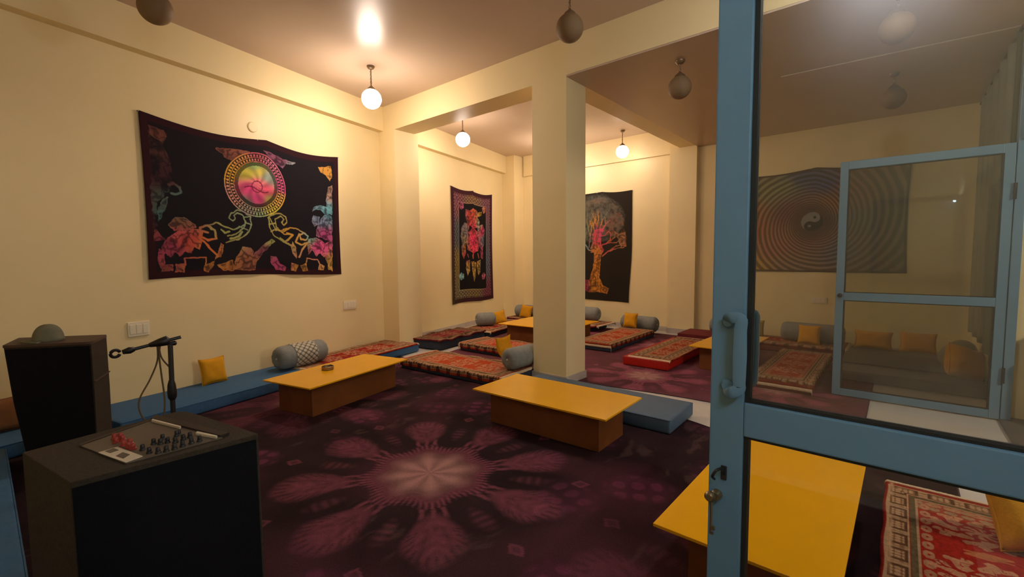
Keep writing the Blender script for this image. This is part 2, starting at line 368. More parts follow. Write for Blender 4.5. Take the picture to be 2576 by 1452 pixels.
struct('trim_10', prism(bm, [(p[0], p[1]) for p in pts], 0, ZC), WALL)               # corner pilaster
# skirting
SK = 0.085
wall_local('baseboard_left', 0, 0.012, -3.9, left_u(yc0), 0, SK, SKIRT)
wall_local('baseboard_left', 0, 0.012, left_u(4.2), left_u(YB-0.3), 0, SK, SKIRT)
struct('baseboard_back', bx(-6.0, -2.96, YB-0.012, YB, 0, SK), SKIRT)
struct('baseboard_back', bx(-2.52, XR, YB-0.012, YB, 0, SK), SKIRT)
bm = bx(-2.97, -2.51, YB-0.112, YB-0.10, 0, SK)
struct('baseboard_back', bm, SKIRT)
bm = bx(-2.955, -2.512, yc0-0.012, yc1+0.012, 0, SK)
struct('baseboard_column', bm, SKIRT)
bm = bx(-5.315, -5.303, yc0-0.01, 4.21, 0, SK); box(bm, -5.66, -5.303, yc0-0.012, yc0, 0, SK)
struct('baseboard_pilaster', bm, SKIRT)
# ground outside the opening, door sill
struct('trim_11', bx(XR+0.2, XR+6, -3, 9, -0.14, -0.02), GROUND)
struct('trim_12', bx(XR-0.06, XR+0.2, 1.12, 5.15, 0.0, 0.02), mat('grey granite sill', (0.10, 0.095, 0.09), 0.4, noise=0.3, nscale=60))
# conduit on the ceiling
bm = tube(bmesh.new(), [(-0.95, 5.18, ZL-0.008), (0.0, 5.235, ZL-0.006), (XR, 5.28, ZL-0.006)], 0.006, 8)
struct('trim_13', bm, mat('painted conduit', (0.66, 0.55, 0.41), 0.5))
# ================================================================== DOORS (glazed leaves standing open at right angles to the right wall)
def frame_member(parent, name, x0, x1, z0, z1, y0, y1, b=0.004):
    return obj(name, bx(x0, x1, y0, y1, z0, z1, bevel=b), BLUE, parent)
def leaf(name, label, x0, x1, y, st, top, midlo, midhi, bot, trans, gu, gl, upm=True):
    t = thing(name, label, 'door', (x0, y, 0), 0); W = x1-x0; th = 0.022
    frame_member(t, 'stile', 0, st, 0.012, top, -th, th); frame_member(t, 'stile', W-st, W, 0.012, top, -th, th)
    frame_member(t, 'top_rail', st, W-st, top-0.07, top, -th, th)
    frame_member(t, 'middle_rail', st, W-st, midlo, midhi, -th, th)
    frame_member(t, 'bottom_rail', st, W-st, 0.012, bot, -th, th)
    for (nm, z0, z1, g) in (('upper_pane', midhi, top-0.07, gu), ('lower_pane', bot, midlo, gl)):
        p = obj(nm, bx(st+0.004, W-st-0.004, -0.003, 0.003, z0+0.003, z1-0.003), g, t)
        bm = bmesh.new(); a = 0.011
        for (xa, xb, za, zb) in ((st, st+a, z0, z1), (W-st-a, W-st, z0, z1), (st+a, W-st-a, z0, z0+a*0.6), (st+a, W-st-a, z1-a*0.6, z1)):
            box(bm, xa, xb, -0.015, 0.010, za, zb)
        obj('gasket', bm, GASK, t)
    return t
near = leaf('glazed_door', 'near blue framed glass door leaf with pull handle and hanging key, at right edge', -0.351, 0.66, 1.2, 0.078,
            2.12, 0.862, 0.945, 0.14, 0, GLASS, GLASSL)
def pull_handle(parent, ysign):
    bm = bmesh.new(); y = ysign*0.022; yo = ysign*0.050
    xm, x = (0.040, 0.073) if ysign < 0 else (0.050, 0.078)
    path = [(xm, y, 1.138), (xm+0.006, yo*0.9, 1.150), (x, yo, 1.152), (x, yo, 1.12), (x, yo, 1.06), (x, yo, 1.00), (x, yo, 0.985), (xm+0.012, yo, 0.972), (xm, y, 0.982)]
    pts = curve_pts(path, 5); rings = []
    for i, p in enumerate(pts):
        q = min(1.0, max(0.0, abs(p.z-1.065)/0.085)); hw = 0.0150-0.002*q; ht = 0.004
        a = pts[max(i-1, 0)]; b = pts[min(i+1, len(pts)-1)]; t_ = (b-a).normalized()
        side = t_.cross(Vector((0, 1, 0)))
        if side.length < 0.2: side = Vector((0, 0, 1))
        side.normalize(); nrm = side.cross(t_).normalized()
        rings.append([bm.verts.new(p + side*hw*cx_ + nrm*ht*cy_) for cx_, cy_ in ((-1, -0.5), (-0.6, -1), (0.6, -1), (1, -0.5), (1, 0.5), (0.6, 1), (-0.6, 1), (-1, 0.5))])
    for a, b in zip(rings, rings[1:]):
        for k in range(8): bm.faces.new((a[k], a[(k+1) % 8], b[(k+1) % 8], b[k]))
    bm.faces.new(rings[0]); bm.faces.new(rings[-1][::-1])
    h = obj('pull_handle', bm, BLUE, parent, smooth=True, angle=50)
    for zz in (1.138, 0.982):
        bm = bmesh.new(); lathe(bm, [(0.015, 0), (0.015, ysign*0.006), (0.010, ysign*0.012)], 16, 'y', (xm, y, zz))
        obj('handle_mount', bm, BLUE, h)
pull_handle(near, -1); pull_handle(near, 1)
# lock with hanging key
lk = obj('lock_cylinder', lathe(bmesh.new(), [(0.013, 0), (0.013, -0.014), (0.010, -0.020)], 18, 'y', (0.022, -0.022, 0.700)), BRASS, near, smooth=True, angle=40)
bm = bmesh.new(); lathe(bm, [(0.009, -0.020), (0.013, -0.028), (0.013, -0.034), (0.008, -0.040)], 16, 'y', (0.014, -0.022, 0.703))
obj('key_bow', bm, BRASS, lk, smooth=True, angle=40)
bm = tube(bmesh.new(), [(0.017, -0.052, 0.698), (0.017, -0.050, 0.66), (0.016, -0.049, 0.612)], 0.0032, 8)
box(bm, 0.014, 0.026, -0.052, -0.047, 0.618, 0.628); box(bm, 0.014, 0.023, -0.052, -0.047, 0.606, 0.611)
obj('key_shaft', bm, BRASS, lk)
bm = tube(bmesh.new(), curve_pts([(0.018, -0.034, 0.742), (0.018, -0.050, 0.755), (0.026, -0.050, 0.772), (0.036, -0.036, 0.774), (0.038, -0.024, 0.758)], 5), 0.0035, 8)
box(bm, 0.030, 0.044, -0.026, -0.022, 0.742, 0.778, bevel=0.002)
hk = obj('latch_hook', bm, DARKM, near); hk['label'] = 'dark metal latch hook'
far = leaf('glazed_door', 'blue framed glass door leaf standing open far off, seen through near glass', -0.437, 0.632, 5.086, 0.060,
           2.12, 0.885, 0.955, 0.075, 0, GLASSF, GLASSF)
for c in list(far.children):
    pass
obj('door_knob', lathe(bmesh.new(), [(0.01, -0.02), (0.012, -0.035), (0.02, -0.045), (0.018, -0.06), (0.008, -0.065)], 14, 'y', (0.035, 0, 0.93)), DARKM, far, smooth=True)
# frame posts on the right wall
f = thing('door_frame', 'blue door post at the right edge, far side of the entrance opening', 'door frame', (XR, 5.10, 0))
obj('post', bx(-0.055, 0.0, -0.045, 0.045, 0.02, 3.0, bevel=0.004), BLUE, f)
obj('hinge', lathe(bmesh.new(), [(0.010, 0.3), (0.010, 0.42)], 10, 'z', (-0.055, -0.050, 0)), DARKM, f)
obj('hinge', lathe(bmesh.new(), [(0.010, 1.7), (0.010, 1.82)], 10, 'z', (-0.055, -0.050, 0)), DARKM, f)
f = thing('door_frame', 'blue door post beside the near glass door, out on the right', 'door frame', (XR, 1.2, 0))
obj('post', bx(-0.028, 0.0, -0.045, 0.045, 0.02, 2.2, bevel=0.004), BLUE, f)
f = thing('door_frame', 'blue door head rail across the top of the entrance opening', 'door frame', (XR, 3.1, 2.2))
obj('head_rail', bx(-0.04, 0.0, -1.85, 1.95, -0.07, 0.0, bevel=0.004), BLUE, f)
# ================================================================== PENDANTS
def torus_link(bm, c, rot90, a=0.011, b=0.007, r=0.0026):
    pts = []
    for k in range(10):
        t = 2*PI*k/10; u, v = b*math.cos(t), a*math.sin(t)
        pts.append((c[0]+(u if rot90 else 0), c[1]+(0 if rot90 else u), c[2]+v))
    tube(bm, pts, r, 5, closed=True)
PEND_GROUP = 'globe pendant lamps on short chains'
def make_pendant(label, x, y, lit, rr=0.105, zc=3.05, ZC=3.40):
    t = thing('pendant_lamp', label, 'lamp', (x, y, ZC), 0, PEND_GROUP)
    top = zc + rr*0.93 - ZC
    prof = [(0.010, -0.036), (0.030, -0.028), (0.042, -0.010), (0.042, 0.0)]
    obj('ceiling_rose', lathe(bmesh.new(), prof, 24), CHAIN, t, smooth=True, angle=50)
    bm = bmesh.new(); z = -0.045; k = 0
    while z > top+0.045:
        torus_link(bm, (0, 0, z), k % 2 == 0, a=0.013, b=0.008, r=0.003); z -= 0.0185; k += 1
    obj('chain', bm, CHAIN, t)
    obj('gallery', lathe(bmesh.new(), [(0.006, top+0.048), (0.014, top+0.036), (0.042, top+0.012), (0.050, top-0.004), (0.046, top-0.01)], 24), CHAIN, t, smooth=True, angle=50)
    n = 20; prof = []
    for i in range(n+1):
        a = PI*(0.12+0.88*i/n); rad = rr*math.sin(a); h = rr*math.cos(a)*1.0
        prof.append((max(rad, 0.001), zc-ZC+h))
    obj('globe', lathe(bmesh.new(), prof, 32), glow_mat(*lit) if lit else OFFG, t, smooth=True)
    return t
LIT_POS = [(-4.50, 2.93, 'lit globe pendant in front of the beam, nearest the large elephant tapestry', (2.0, None)),
           (-5.02, 4.80, 'lit globe pendant in the far bay, left of the square column', (1.45, None)),
           (-3.62, 7.14, 'lit globe pendant near the back wall above the tree tapestry', (0.34, None)),
           (-4.85, 6.80, 'lit globe pendant hidden behind the square column', (1.5, None)),
           (-0.10, 2.93, 'lit white globe pendant just above the top edge, beyond the near door glass', (1.25, WHITE_COLOR))]
for x, y, l, k in LIT_POS: make_pendant(l, x, y, (k[0], k[1]))
for x, y, l in [(-4.02, 0.915, 'unlit globe pendant cut by the top edge, above the elephant tapestry'),
                (-2.00, 3.06, 'unlit globe pendant hanging just in front of the cross beam at top centre'),
                ]:
    make_pendant(l, x, y, False)
for x, y, l in [(-1.56, 4.17, 'unlit globe pendant just left of the near door stile'),
                (-0.075, 4.07, 'unlit globe pendant seen through the door glass, upper of two'),
                (-0.108, 5.84, 'unlit globe pendant seen through the door glass, lower and farther of two')]:
    make_pendant(l, x, y, False, rr=0.100, zc=2.80, ZC=3.035)
t = thing('fill_globe', 'added warm fill globe outside the entrance opening, out on the right', 'lamp', (2.3, 3.2, 2.1))  # unseen globe added to brighten the far right bay through the opening
obj('globe', lathe(bmesh.new(), [(0.01, -0.14)]+[(0.14*math.sin(PI*k/12), -0.14*math.cos(PI*k/12)) for k in range(1, 12)]+[(0.01, 0.14)], 24), glow_mat(2.6, (1.0, 0.84, 0.66)), t, smooth=True)
obj('post', lathe(bmesh.new(), [(0.03, -2.12), (0.03, -0.14)], 12), DARKM, t)
# cool fill tube added on the right wall, out of view, to light the door
t = thing('fill_tube', 'added cool white fill tube on the right wall beside the viewer', 'lamp', (XR, 0.15, 2.15), R(90))
obj('tube', lathe(bmesh.new(), [(0.016, -0.3), (0.016, 0.3)], 14, 'x', (0, 0.055, 0)), FILL_TUBE, t, smooth=True, angle=50)
obj('batten', bx(-0.33, 0.33, 0.0, 0.035, -0.025, 0.025, bevel=0.003), SWITCH, t)
# ================================================================== SWITCH PLATES
def switch_plate(label, loc, rz, wd, ht, n):
    t = thing('switch_plate', label, 'switch', loc, rz)
    obj('plate', bx(-wd/2, wd/2, -0.012, 0.0, -ht/2, ht/2, bevel=0.004), SWITCH, t)
    for k in range(n):
        cx = -wd/2 + wd*(k+0.5)/n*0.9+wd*0.05
        obj('rocker', bx(cx-wd/n*0.36, cx+wd/n*0.36, -0.017, -0.010, -ht*0.32, ht*0.32, bevel=0.002), SWITCH, t)
p = Lw(-0.632, 0.0, 0.685); switch_plate('white switch plate on the left wall near the pilaster', p, R(90)+LA+0, 0.215, 0.115, 4)
p = Lw(-2.99, 0.0, 0.705); switch_plate('white switch plate on the left wall behind the microphone stand', p, R(90)+LA, 0.16, 0.125, 3)
switch_plate('white switch plate on the back wall below the swirl tapestry', (-0.845, YB, 0.66), 0, 0.19, 0.085, 3)
p = Lw(-1.865, 0.0, 2.695)
t = thing('ceiling_disc', 'pale round junction cover high on the wall above the elephant tapestry', 'cover', p, R(90)+LA)
obj('cover_disc', lathe(bmesh.new(), [(0.055, 0), (0.055, -0.006), (0.045, -0.010)], 24, 'y'), WALL, t)
t.name = 'junction_cover'
# ================================================================== TAPESTRIES
DARK = np.array([0.010, 0.007, 0.010])
def cloth(label, loc, rz, W, H, ns, nt_, paint, topsag, sideL, sideR, botf, name='tapestry', group=None):
    # local x to the viewer's right, z down from the origin, -y towards the room
    t = thing(name, label, 'tapestry', loc, rz)
    s, v = np.meshgrid(np.linspace(0, 1, ns), np.linspace(0, 1, nt_))
    z = -(topsag(s)*(1-v) + botf(s)*v)
    x = s*W + (1-s)*sideL(v) + s*sideR(v)
    wr = 0.006*np.sin(s*W*7+v*3)+0.004*np.sin(s*W*13+2)+0.004*(fbm(s*6, v*4, 9)-0.5)
    y = -(0.014+wr*(0.2+v*0.8))
    C = paint(s, v)
    o = grid_mesh('cloth', x, y, z, C, PRINT, t)
    md = o.modifiers.new('thickness', 'SOLIDIFY'); md.thickness = 0.0015
    for sx in (0.0, 0.5, 1.0):
        bm = bmesh.new(); lathe(bm, [(0.006, 0.0), (0.006, -0.018), (0.003, -0.020)], 8, 'y', (sx*W, 0, -float(topsag(np.array([sx]))[0])-0.006))
        obj('pin', bm, STEEL, t)
    return t
def paintA(s, t):
    W, H = 2.16, 1.46
    C = np.tile(DARK*0.75, s.shape+(1,)) if False else np.ones(s.shape+(3,))*np.array([0.011, 0.009, 0.013])
    edge = np.minimum(np.minimum(s*W, (1-s)*W), np.minimum(t*H, (1-t)*H))
    C = mixc(C, (0.030, 0.008, 0.012), sstep(0.075, 0.055, edge))
    colf = field(s, t, [(.04, .08, (.16, .055, .04)), (.07, .35, (.08, .025, .03)), (.14, .5, (.09, .16, .14)), (.07, .62, (.06, .17, .16)), (.08, .8, (.30, .05, .09)),
        (.16, .76, (.50, .08, .06)), (.10, .72, (.5, .09, .10)), (.23, .78, (.62, .17, .05)), (.28, .95, (.48, .19, .05)), (.33, .7, (.35, .36, .12)), (.40, .62, (.28, .36, .20)),
        (.37, .13, (.26, .09, .06)), (.62, .12, (.25, .08, .15)), (.70, .14, (.35, .38, .42)), (.57, .6, (.42, .38, .12)), (.66, .66, (.60, .32, .05)), (.74, .72, (.6, .33, .06)),
        (.78, .7, (.22, .40, .33)), (.84, .76, (.72, .09, .28)), (.88, .66, (.42, .07, .22)), (.92, .48, (.16, .42, .52)), (.88, .54, (.2, .26, .4)), (.97, .3, (.4, .25, .2)),
        (.93, .12, (.55, .27, .05)), (.97, .9, (.6, .36, .08)), (.72, .95, (.62, .3, .06)), (.45, .92, (.32, .12, .06)), (.53, .84, (.30, .08, .12)), (.58, .76, (.3, .32, .1)), (.60, .92, (.4, .06, .16)), (.1, .64, (.2, .09, .05))], 4)
    C = paint_shapes(C, s, t, W, H, ART_A, colf, 0.55)
    # medallion
    dx, dy = (s-0.486)*W, (t-0.334)*H; r = np.hypot(dx, dy); a = np.arctan2(dy, dx)
    ring = field(s, t, [(.34, .25, (.70, .38, .04)), (.36, .42, (.62, .28, .22)), (.42, .56, (.35, .30, .25)), (.49, .59, (.30, .42, .24)), (.6, .55, (.72, .60, .05)), (.64, .42, (.80, .45, .08)),
        (.645, .32, (.70, .12, .30)), (.6, .17, (.60, .18, .28)), (.49, .09, (.50, .10, .14)), (.4, .14, (.62, .28, .08))], 4)
    inner = field(s, t, [(.44, .25, (.62, .55, .08)), (.48, .2, (.35, .5, .18)), (.5, .24, (.75, .62, .12)), (.55, .27, (.35, .45, .4)), (.49, .32, (.95, .22, .28)), (.45, .36, (.75, .07, .25)),
        (.53, .37, (.85, .12, .22)), (.49, .44, (.6, .06, .22)), (.56, .44, (.35, .3, .08)), (.42, .48, (.14, .2, .16)), (.49, .52, (.2, .1, .1))], 4)
    C = mixc(C, (0.02, 0.014, 0.014), r < 0.350)
    C = mixc(C, inner, (r < 0.205)*(0.82+0.18*np.cos(a*8+r*30)))
    beads = (np.cos(a*58) > -0.2)
    for (r0, r1, k) in ((0.335, 0.347, 1), (0.302, 0.326, beads), (0.290, 0.297, 1), (0.258, 0.282, np.cos(a*52+1) > -0.1), (0.246, 0.252, 1)):
        C = mixc(C, ring, ((r > r0) & (r < r1))*k)
    C = mixc(C, inner*0.25, ((r > 0.205) & (r < 0.243))*0.8)
    C = mixc(C, (0.25, 0.03, 0.08), (np.abs(np.hypot(dx, dy-0.02)-0.06) < 0.006)*1.0)
    C = mixc(C, (0.18, 0.02, 0.05), (np.abs(dy-0.05-0.03*np.sin(dx*18)) < 0.006)*(r < 0.15))
    return C
sA = lambda s: np.where(s < 0.547, 0.055*np.sin(PI*s/0.547), 0.050*np.sin(PI*(s-0.547)/0.453))
cloth('large black tapestry with two elephants holding up a rainbow medallion', Lw(-2.896, 0, 2.589), R(90)+LA, 2.14, 1.46, 420, 285, paintA,
      sA, lambda v: 0.010*np.sin(v*PI), lambda v: -0.012*np.sin(v*PI), lambda s: 1.46-0.02*np.sin(PI*s*1.5)+0.01*s)
def paintB(s, t):
    W, H = 1.43, 2.1
    C = np.ones(s.shape+(3,))*np.array([0.050, 0.014, 0.022])
    C = mixc(C, (0.055, 0.035, 0.02), sstep(0.30, 0.0, s)*sstep(0.3, 0.9, t))
    e = np.minimum(np.minimum(s*W, (1-s)*W), np.minimum(t*H, (1-t)*H))
    lace = field(s, t, [(.1, .1, (.25, .10, .12)), (.9, .1, (.22, .10, .14)), (.1, .4, (.08, .12, .13)), (.9, .4, (.14, .13, .16)), (.1, .65, (.25, .20, .06)), (.9, .65, (.12, .16, .22)), (.15, .93, (.24, .22, .12)), (.5, .95, (.24, .20, .08)), (.9, .93, (.22, .06, .09)), (.5, .05, (.25, .16, .08))], 3)
    al = np.where(np.minimum(s*W, (1-s)*W) < np.minimum(t*H, (1-t)*H), t*H, s*W)
    band = (e > 0.115) & (e < 0.225)
    C = mixc(C, lace, band*(0.25+0.75*(np.sin(al*62) * np.sin(e*90) > 0.05)))
    C = mixc(C, lace*1.2, ((np.abs(e-0.112) < 0.006) | (np.abs(e-0.230) < 0.007))*1.0)
    C = mixc(C, lace, ((e > 0.08) & (e < 0.10))*(np.sin(al*110) > 0))
    C = mixc(C, (0.009, 0.007, 0.009), e > 0.238)
    colf = field(s, t, [(.52, .2, (.60, .12, .06)), (.45, .25, (.55, .07, .06)), (.68, .19, (.5, .30, .04)), (.66, .27, (.35, .35, .25)), (.3, .35, (.18, .16, .17)), (.27, .46, (.25, .22, .14)), (.29, .52, (.42, .16, .05)),
        (.31, .57, (.5, .09, .10)), (.5, .32, (.6, .06, .10)), (.5, .45, (.80, .05, .14)), (.5, .5, (.85, .06, .12)), (.72, .35, (.55, .05, .12)), (.75, .42, (.16, .2, .26)), (.72, .55, (.45, .08, .15)), (.4, .68, (.50, .32, .07)),
        (.52, .72, (.6, .38, .09)), (.66, .68, (.48, .34, .1)), (.4, .6, (.3, .1, .1)), (.24, .12, (.4, .10, .18)), (.8, .14, (.5, .18, .1)), (.24, .78, (.25, .5, .55)), (.78, .76, (.6, .14, .25))], 4)
    C = paint_shapes(C, s, t, W, H, ART_B, colf, 0.6, seed=21)
    return C
sB = lambda s: np.where(s < 0.52, 0.035*np.sin(PI*s/0.52), 0.02+0.03*np.sin(PI*(s-0.52)/0.48)-0.06*(s-0.52))
cloth('tall maroon bordered tapestry with a red owl dreamcatcher', Lw(1.706, 0, 2.56), R(90)+LA, 1.44, 2.1, 170, 260, paintB,
      sB, lambda v: 0.005*np.sin(v*PI*2), lambda v: -0.02*np.sin(v*PI), lambda s: 2.10-0.015*np.sin(PI*s*2))
def paintC(s, t):
    W, H = 1.41, 2.03
    C = np.ones(s.shape+(3,))*np.array([0.026, 0.020, 0.015])
    art = list(ART_C)
    for k, pts in ART_C:                      # the half behind the column mirrors the visible one
        if k in 'TS': art.append((k, [(870-a, b+8) for a, b in pts]))
    cx = (s-0.47)*W; cy = (t-0.24)*H; rr = np.hypot(cx/0.62, cy/0.46)
    leafn = fbm(s*26, t*36, 31, 3)
    C = mixc(C, (0.085, 0.083, 0.066), sstep(1.02, 0.93, rr+0.16*(leafn-0.5))*(0.35+0.65*sstep(0.35, 0.6, leafn)))
    colf = field(s, t, [(.5, .33, (.55, .06, .12)), (.5, .42, (.6, .07, .10)), (.55, .38, (.60, .07, .16)), (.42, .3, (.45, .22, .05)), (.52, .27, (.55, .26, .05)), (.35, .33, (.20, .24, .14)), (.32, .5, (.2, .27, .25)),
        (.38, .22, (.16, .15, .10)), (.6, .2, (.17, .16, .13)), (.7, .42, (.5, .12, .06)), (.8, .4, (.35, .17, .08)), (.6, .47, (.55, .06, .09)), (.5, .55, (.55, .20, .04)), (.5, .7, (.58, .22, .03)), (.48, .85, (.62, .24, .03)), (.6, .92, (.60, .22, .03)), (.33, .9, (.35, .04, .08)), (.3, .85, (.3, .04, .08)), (.25, .75, (.2, .05, .06))], 4)
    C = paint_shapes(C, s, t, W, H, art, colf, 0.3, seed=41)
    return C
sC = lambda s: np.where(s < 0.58, 0.015*np.cos(s*3), 0.0+0.02*np.sin(PI*(s-0.58)/0.42)+0.05*(s-0.58))
cloth('black tapestry with an orange and pink tree, half behind the column', (-5.07, YB, 2.49), 0, 1.41, 2.02, 170, 240, paintC,
      sC, lambda v: 0*v, lambda v: -0.05*sstep(0.5, 1.0, v)-0.0*v, lambda s: 2.0+0.03*s)
def paintD(s, t):
    W, H = 2.12, 1.44
    dx, dy = (s-0.52)*W, (t-0.512)*H; r = np.hypot(dx, dy)+1e-6; a = np.arctan2(dy, dx)
    C = field(s, t, [(.05, .1, (.32, .15, .05)), (.1, .35, (.40, .17, .06)), (.12, .6, (.38, .10, .06)), (.05, .8, (.50, .25, .04)), (.15, .95, (.42, .26, .05)), (.25, .15, (.22, .22, .10)), (.35, .12, (.2, .22, .12)),
        (.45, .08, (.07, .08, .18)), (.58, .15, (.07, .07, .20)), (.7, .2, (.25, .10, .05)), (.9, .15, (.22, .12, .07)), (.4, .4, (.16, .05, .06)), (.6, .35, (.30, .13, .05)), (.5, .65, (.25, .10, .07)),
        (.75, .5, (.12, .12, .13)), (.9, .5, (.16, .12, .08)), (.7, .8, (.13, .12, .16)), (.9, .85, (.16, .11, .08)), (.4, .95, (.28, .18, .13)), (.3, .75, (.35, .14, .10))], 3)
    ph = a*9 + 62*np.log(r+0.03) + 1.6*(fbm(s*8, t*8, 3)-0.5)
    st = 0.5+0.5*np.sin(ph)
    C = C*1.25*(0.30+0.70*sstep(0.25, 0.85, st))[..., None]
    C = mixc(C, (0.05, 0.025, 0.03), sstep(0.34, 0.16, r)*0.8)
    e = np.minimum(np.minimum(s*W, (1-s)*W), np.minimum(t*H, (1-t)*H))
    C = mixc(C, (0.05, 0.03, 0.03), sstep(0.03, 0.02, e))
    R0 = 0.13; th = R(28); u = dx*math.cos(th)+dy*math.sin(th); v = -dx*math.sin(th)+dy*math.cos(th)
    d1 = np.hypot(u, v+R0/2); d2 = np.hypot(u, v-R0/2)
    white = ((u < 0) | (d1 < R0/2)) & ~(d2 < R0/2)
    inside = r < R0
    C = mixc(C, (0.22, 0.21, 0.20), inside & white); C = mixc(C, (0.012, 0.010, 0.012), inside & ~white)
    C = mixc(C, (0.02, 0.02, 0.02), d1 < R0*0.14); C = mixc(C, (0.2, 0.19, 0.18), d2 < R0*0.14)
    return C
sD = lambda s: np.where(s < 0.53, 0.045*np.sin(PI*s/0.53)-0.0, 0.04*np.sin(PI*(s-0.53)/0.47)+0.06*(s-0.53))
cloth('swirling tie-dye tapestry with a yin yang at its centre, behind the door glass', (-2.05, YB, 2.50), 0, 2.12, 1.44, 330, 220, paintD,
      sD, lambda v: 0*v, lambda v: -0.02*np.sin(v*PI), lambda s: 1.44+0.01*s)
# ================================================================== FLOOR CARPETS
def mandala(dx, dy, rot, S=1.0):
    r = np.hypot(dx, dy)/S; a = np.arctan2(dy, dx)-rot
    k = np.cos(8*a)
    al = (np.mod(a+PI/8, PI/4)-PI/8)                      # angle within a petal
    m = np.zeros(r.shape)
    # glowing centre, eight soft lobes, then lobed dark and light rings
    g = sstep(0.33+0.02*k, 0.14, r)*(0.86+0.14*np.cos(8*a))
    rl = r-0.03*k
    for (r0, w, amp) in ((0.262, 0.012, 0.35), (0.305, 0.012, 0.6)):
        m = np.maximum(m, np.exp(-((rl-r0)/w)**2)*amp)
    m = np.maximum(m, sstep(0.22, 0.27, r)*sstep(0.40+0.05*k, 0.30, r)*0.45)
    t1 = sstep(0.35, 0.75, 0.5+0.5*np.cos(a*72)); t2 = sstep(0.40, 0.80, 0.5+0.5*np.cos(a*48))
    m = np.maximum(m, sstep(0.29, 0.32, rl)*sstep(0.41, 0.36, rl)*t1*0.85)
    m = np.maximum(m, sstep(0.375, 0.40, rl)*sstep(0.52+0.03*k, 0.44, rl)*t2*sstep(-0.5, 0.5, k)*0.7)
    # bell shaped petals, wide at the outer end
    px_, py_ = r*np.cos(al)-0.655, r*np.sin(al)
    hw = 0.135+0.30*np.clip(px_+0.05, -0.2, 0.14)
    pet = np.hypot(px_/0.225, py_/np.maximum(hw, 0.02))
    soft = sstep(1.08, 0.72, pet+0.25*(fbm((dx+9)*7, (dy+9)*7, 78, 3)-0.5))
    chev = 0.5+0.5*np.cos((px_-np.abs(py_)*0.9)*85)
    dash = 0.5+0.5*np.cos(np.arctan2(py_, px_+0.10)*40)
    rim = sstep(0.60, 0.66, pet)*sstep(0.97, 0.88, pet)
    body = 0.52+0.20*chev*sstep(0.75, 0.5, pet)+0.25*(fbm((dx+5)*9, (dy+5)*9, 77, 3)-0.5)
    body = body*(1-0.55*rim*sstep(0.45, 0.8, dash)*(px_ > -0.06))
    body = body*(1-0.6*np.exp(-((px_+0.07)/0.03)**2-(py_/0.012)**2))*(1-0.35*np.exp(-((np.abs(py_)-0.055-0.25*(px_-0.02))/0.014)**2)*(px_ > -0.08))
    m = np.maximum(m, soft*body)
    # soft wedges between the petals
    bl = (np.mod(a, PI/4)-PI/8)
    qx, qy = r*np.cos(bl)-0.60, r*np.sin(bl)
    q = np.hypot(qx/0.13, qy/(0.045+0.12*np.clip(qx+0.08, 0, 0.2)))
    m = np.maximum(m, sstep(1.1, 0.4, q)*0.34*(0.6+0.4*np.cos(qx*120)))
    ex, ey = r*np.cos(bl)-0.90, r*np.sin(bl)
    d = np.abs(ex)+np.abs(ey)*1.3
    m = np.maximum(m, sstep(0.060, 0.050, d)*(0.25+0.3*sstep(0.030, 0.036, d)))
    return m, g, r, a
def floorprint(X, Y, centres, seed, base=(0.024, 0.012, 0.0145), pk=1.0):
    n1 = fbm(X*3, Y*3, seed, 4); n2 = fbm(X*30, Y*30, seed+9, 3)
    C = np.ones(X.shape+(3,))*np.array(base)*(0.6+0.9*n1)[..., None]
    wisps = sstep(0.62, 0.8, fbm(X*14+3*n1, Y*5, seed+4, 4))*sstep(0.45, 0.7, fbm(X*1.6, Y*1.6, seed+30, 2))
    C = mixc(C, (0.10, 0.055, 0.05), wisps*0.5)
    haze = sstep(0.45, 0.75, fbm(X*1.3+7, Y*1.3, seed+60, 3))
    C = mixc(C, np.array([0.10, 0.028, 0.045])*pk, haze*0.5)
    for (cx, cy, rot, S, amp) in centres:
        dx = X-cx+0.02*(n1-0.5); dy = Y-cy+0.02*(n2-0.5)
        m, g, r, a = mandala(dx, dy, rot, S)
        tex = 0.72+0.5*(n2)
        C = mixc(C, np.array([0.225, 0.060, 0.092])*pk, m*amp*tex)
        C = mixc(C, np.array([0.50, 0.25, 0.235]), g*0.80*amp*(0.93+0.07*np.cos(8*a)))
        # outer lace fans
        fan = sstep(0.98, 1.05, r)*sstep(1.5, 1.3, r)
        al = (np.mod(a, PI/4)-PI/8)
        lob = np.hypot((r*np.cos(al)-1.22)/0.24, r*np.sin(al)/0.17)
        rows = (0.5+0.5*np.cos(r*62))*(0.5+0.5*np.cos(a*60))
        C = mixc(C, np.array([0.15, 0.035, 0.075]), sstep(1.0, 0.6, lob)*fan*(0.22+0.55*sstep(0.1, 0.4, rows))*amp*tex)
    return C
def floor_carpet(name, label, poly_x, poly_y, n, centres, seed, edge=None, **kw):
    t = thing(name, label, 'carpet', (0, 0, 0))
    x0, x1 = poly_x; y0, y1 = poly_y
    nx, ny = n
    X, Y = np.meshgrid(np.linspace(x0, x1, nx), np.linspace(y0, y1, ny))
    if edge is not None: X, Y = edge(X, Y)
    C = floorprint(X, Y, centres, seed, **kw)
    Z = 0.006+0.003*fbm(X*2, Y*2, seed+1)+0*X
    grid_mesh('pile', X, Y, Z, C, CARPET, t, thick=0.0)
    bm = bmesh.new()
    P = []
    for k in range(0, nx, 6): P.append((X[-1, k], Y[-1, k], 0.005))
    tube(bm, P, 0.005, 5)
    P = [(X[k, -1], Y[k, -1], 0.005) for k in range(0, ny, 6)]
    tube(bm, P, 0.005, 5)
    obj('hem', bm, mat('dark hem', (0.05, 0.02, 0.03), 0.9), t)
    return t
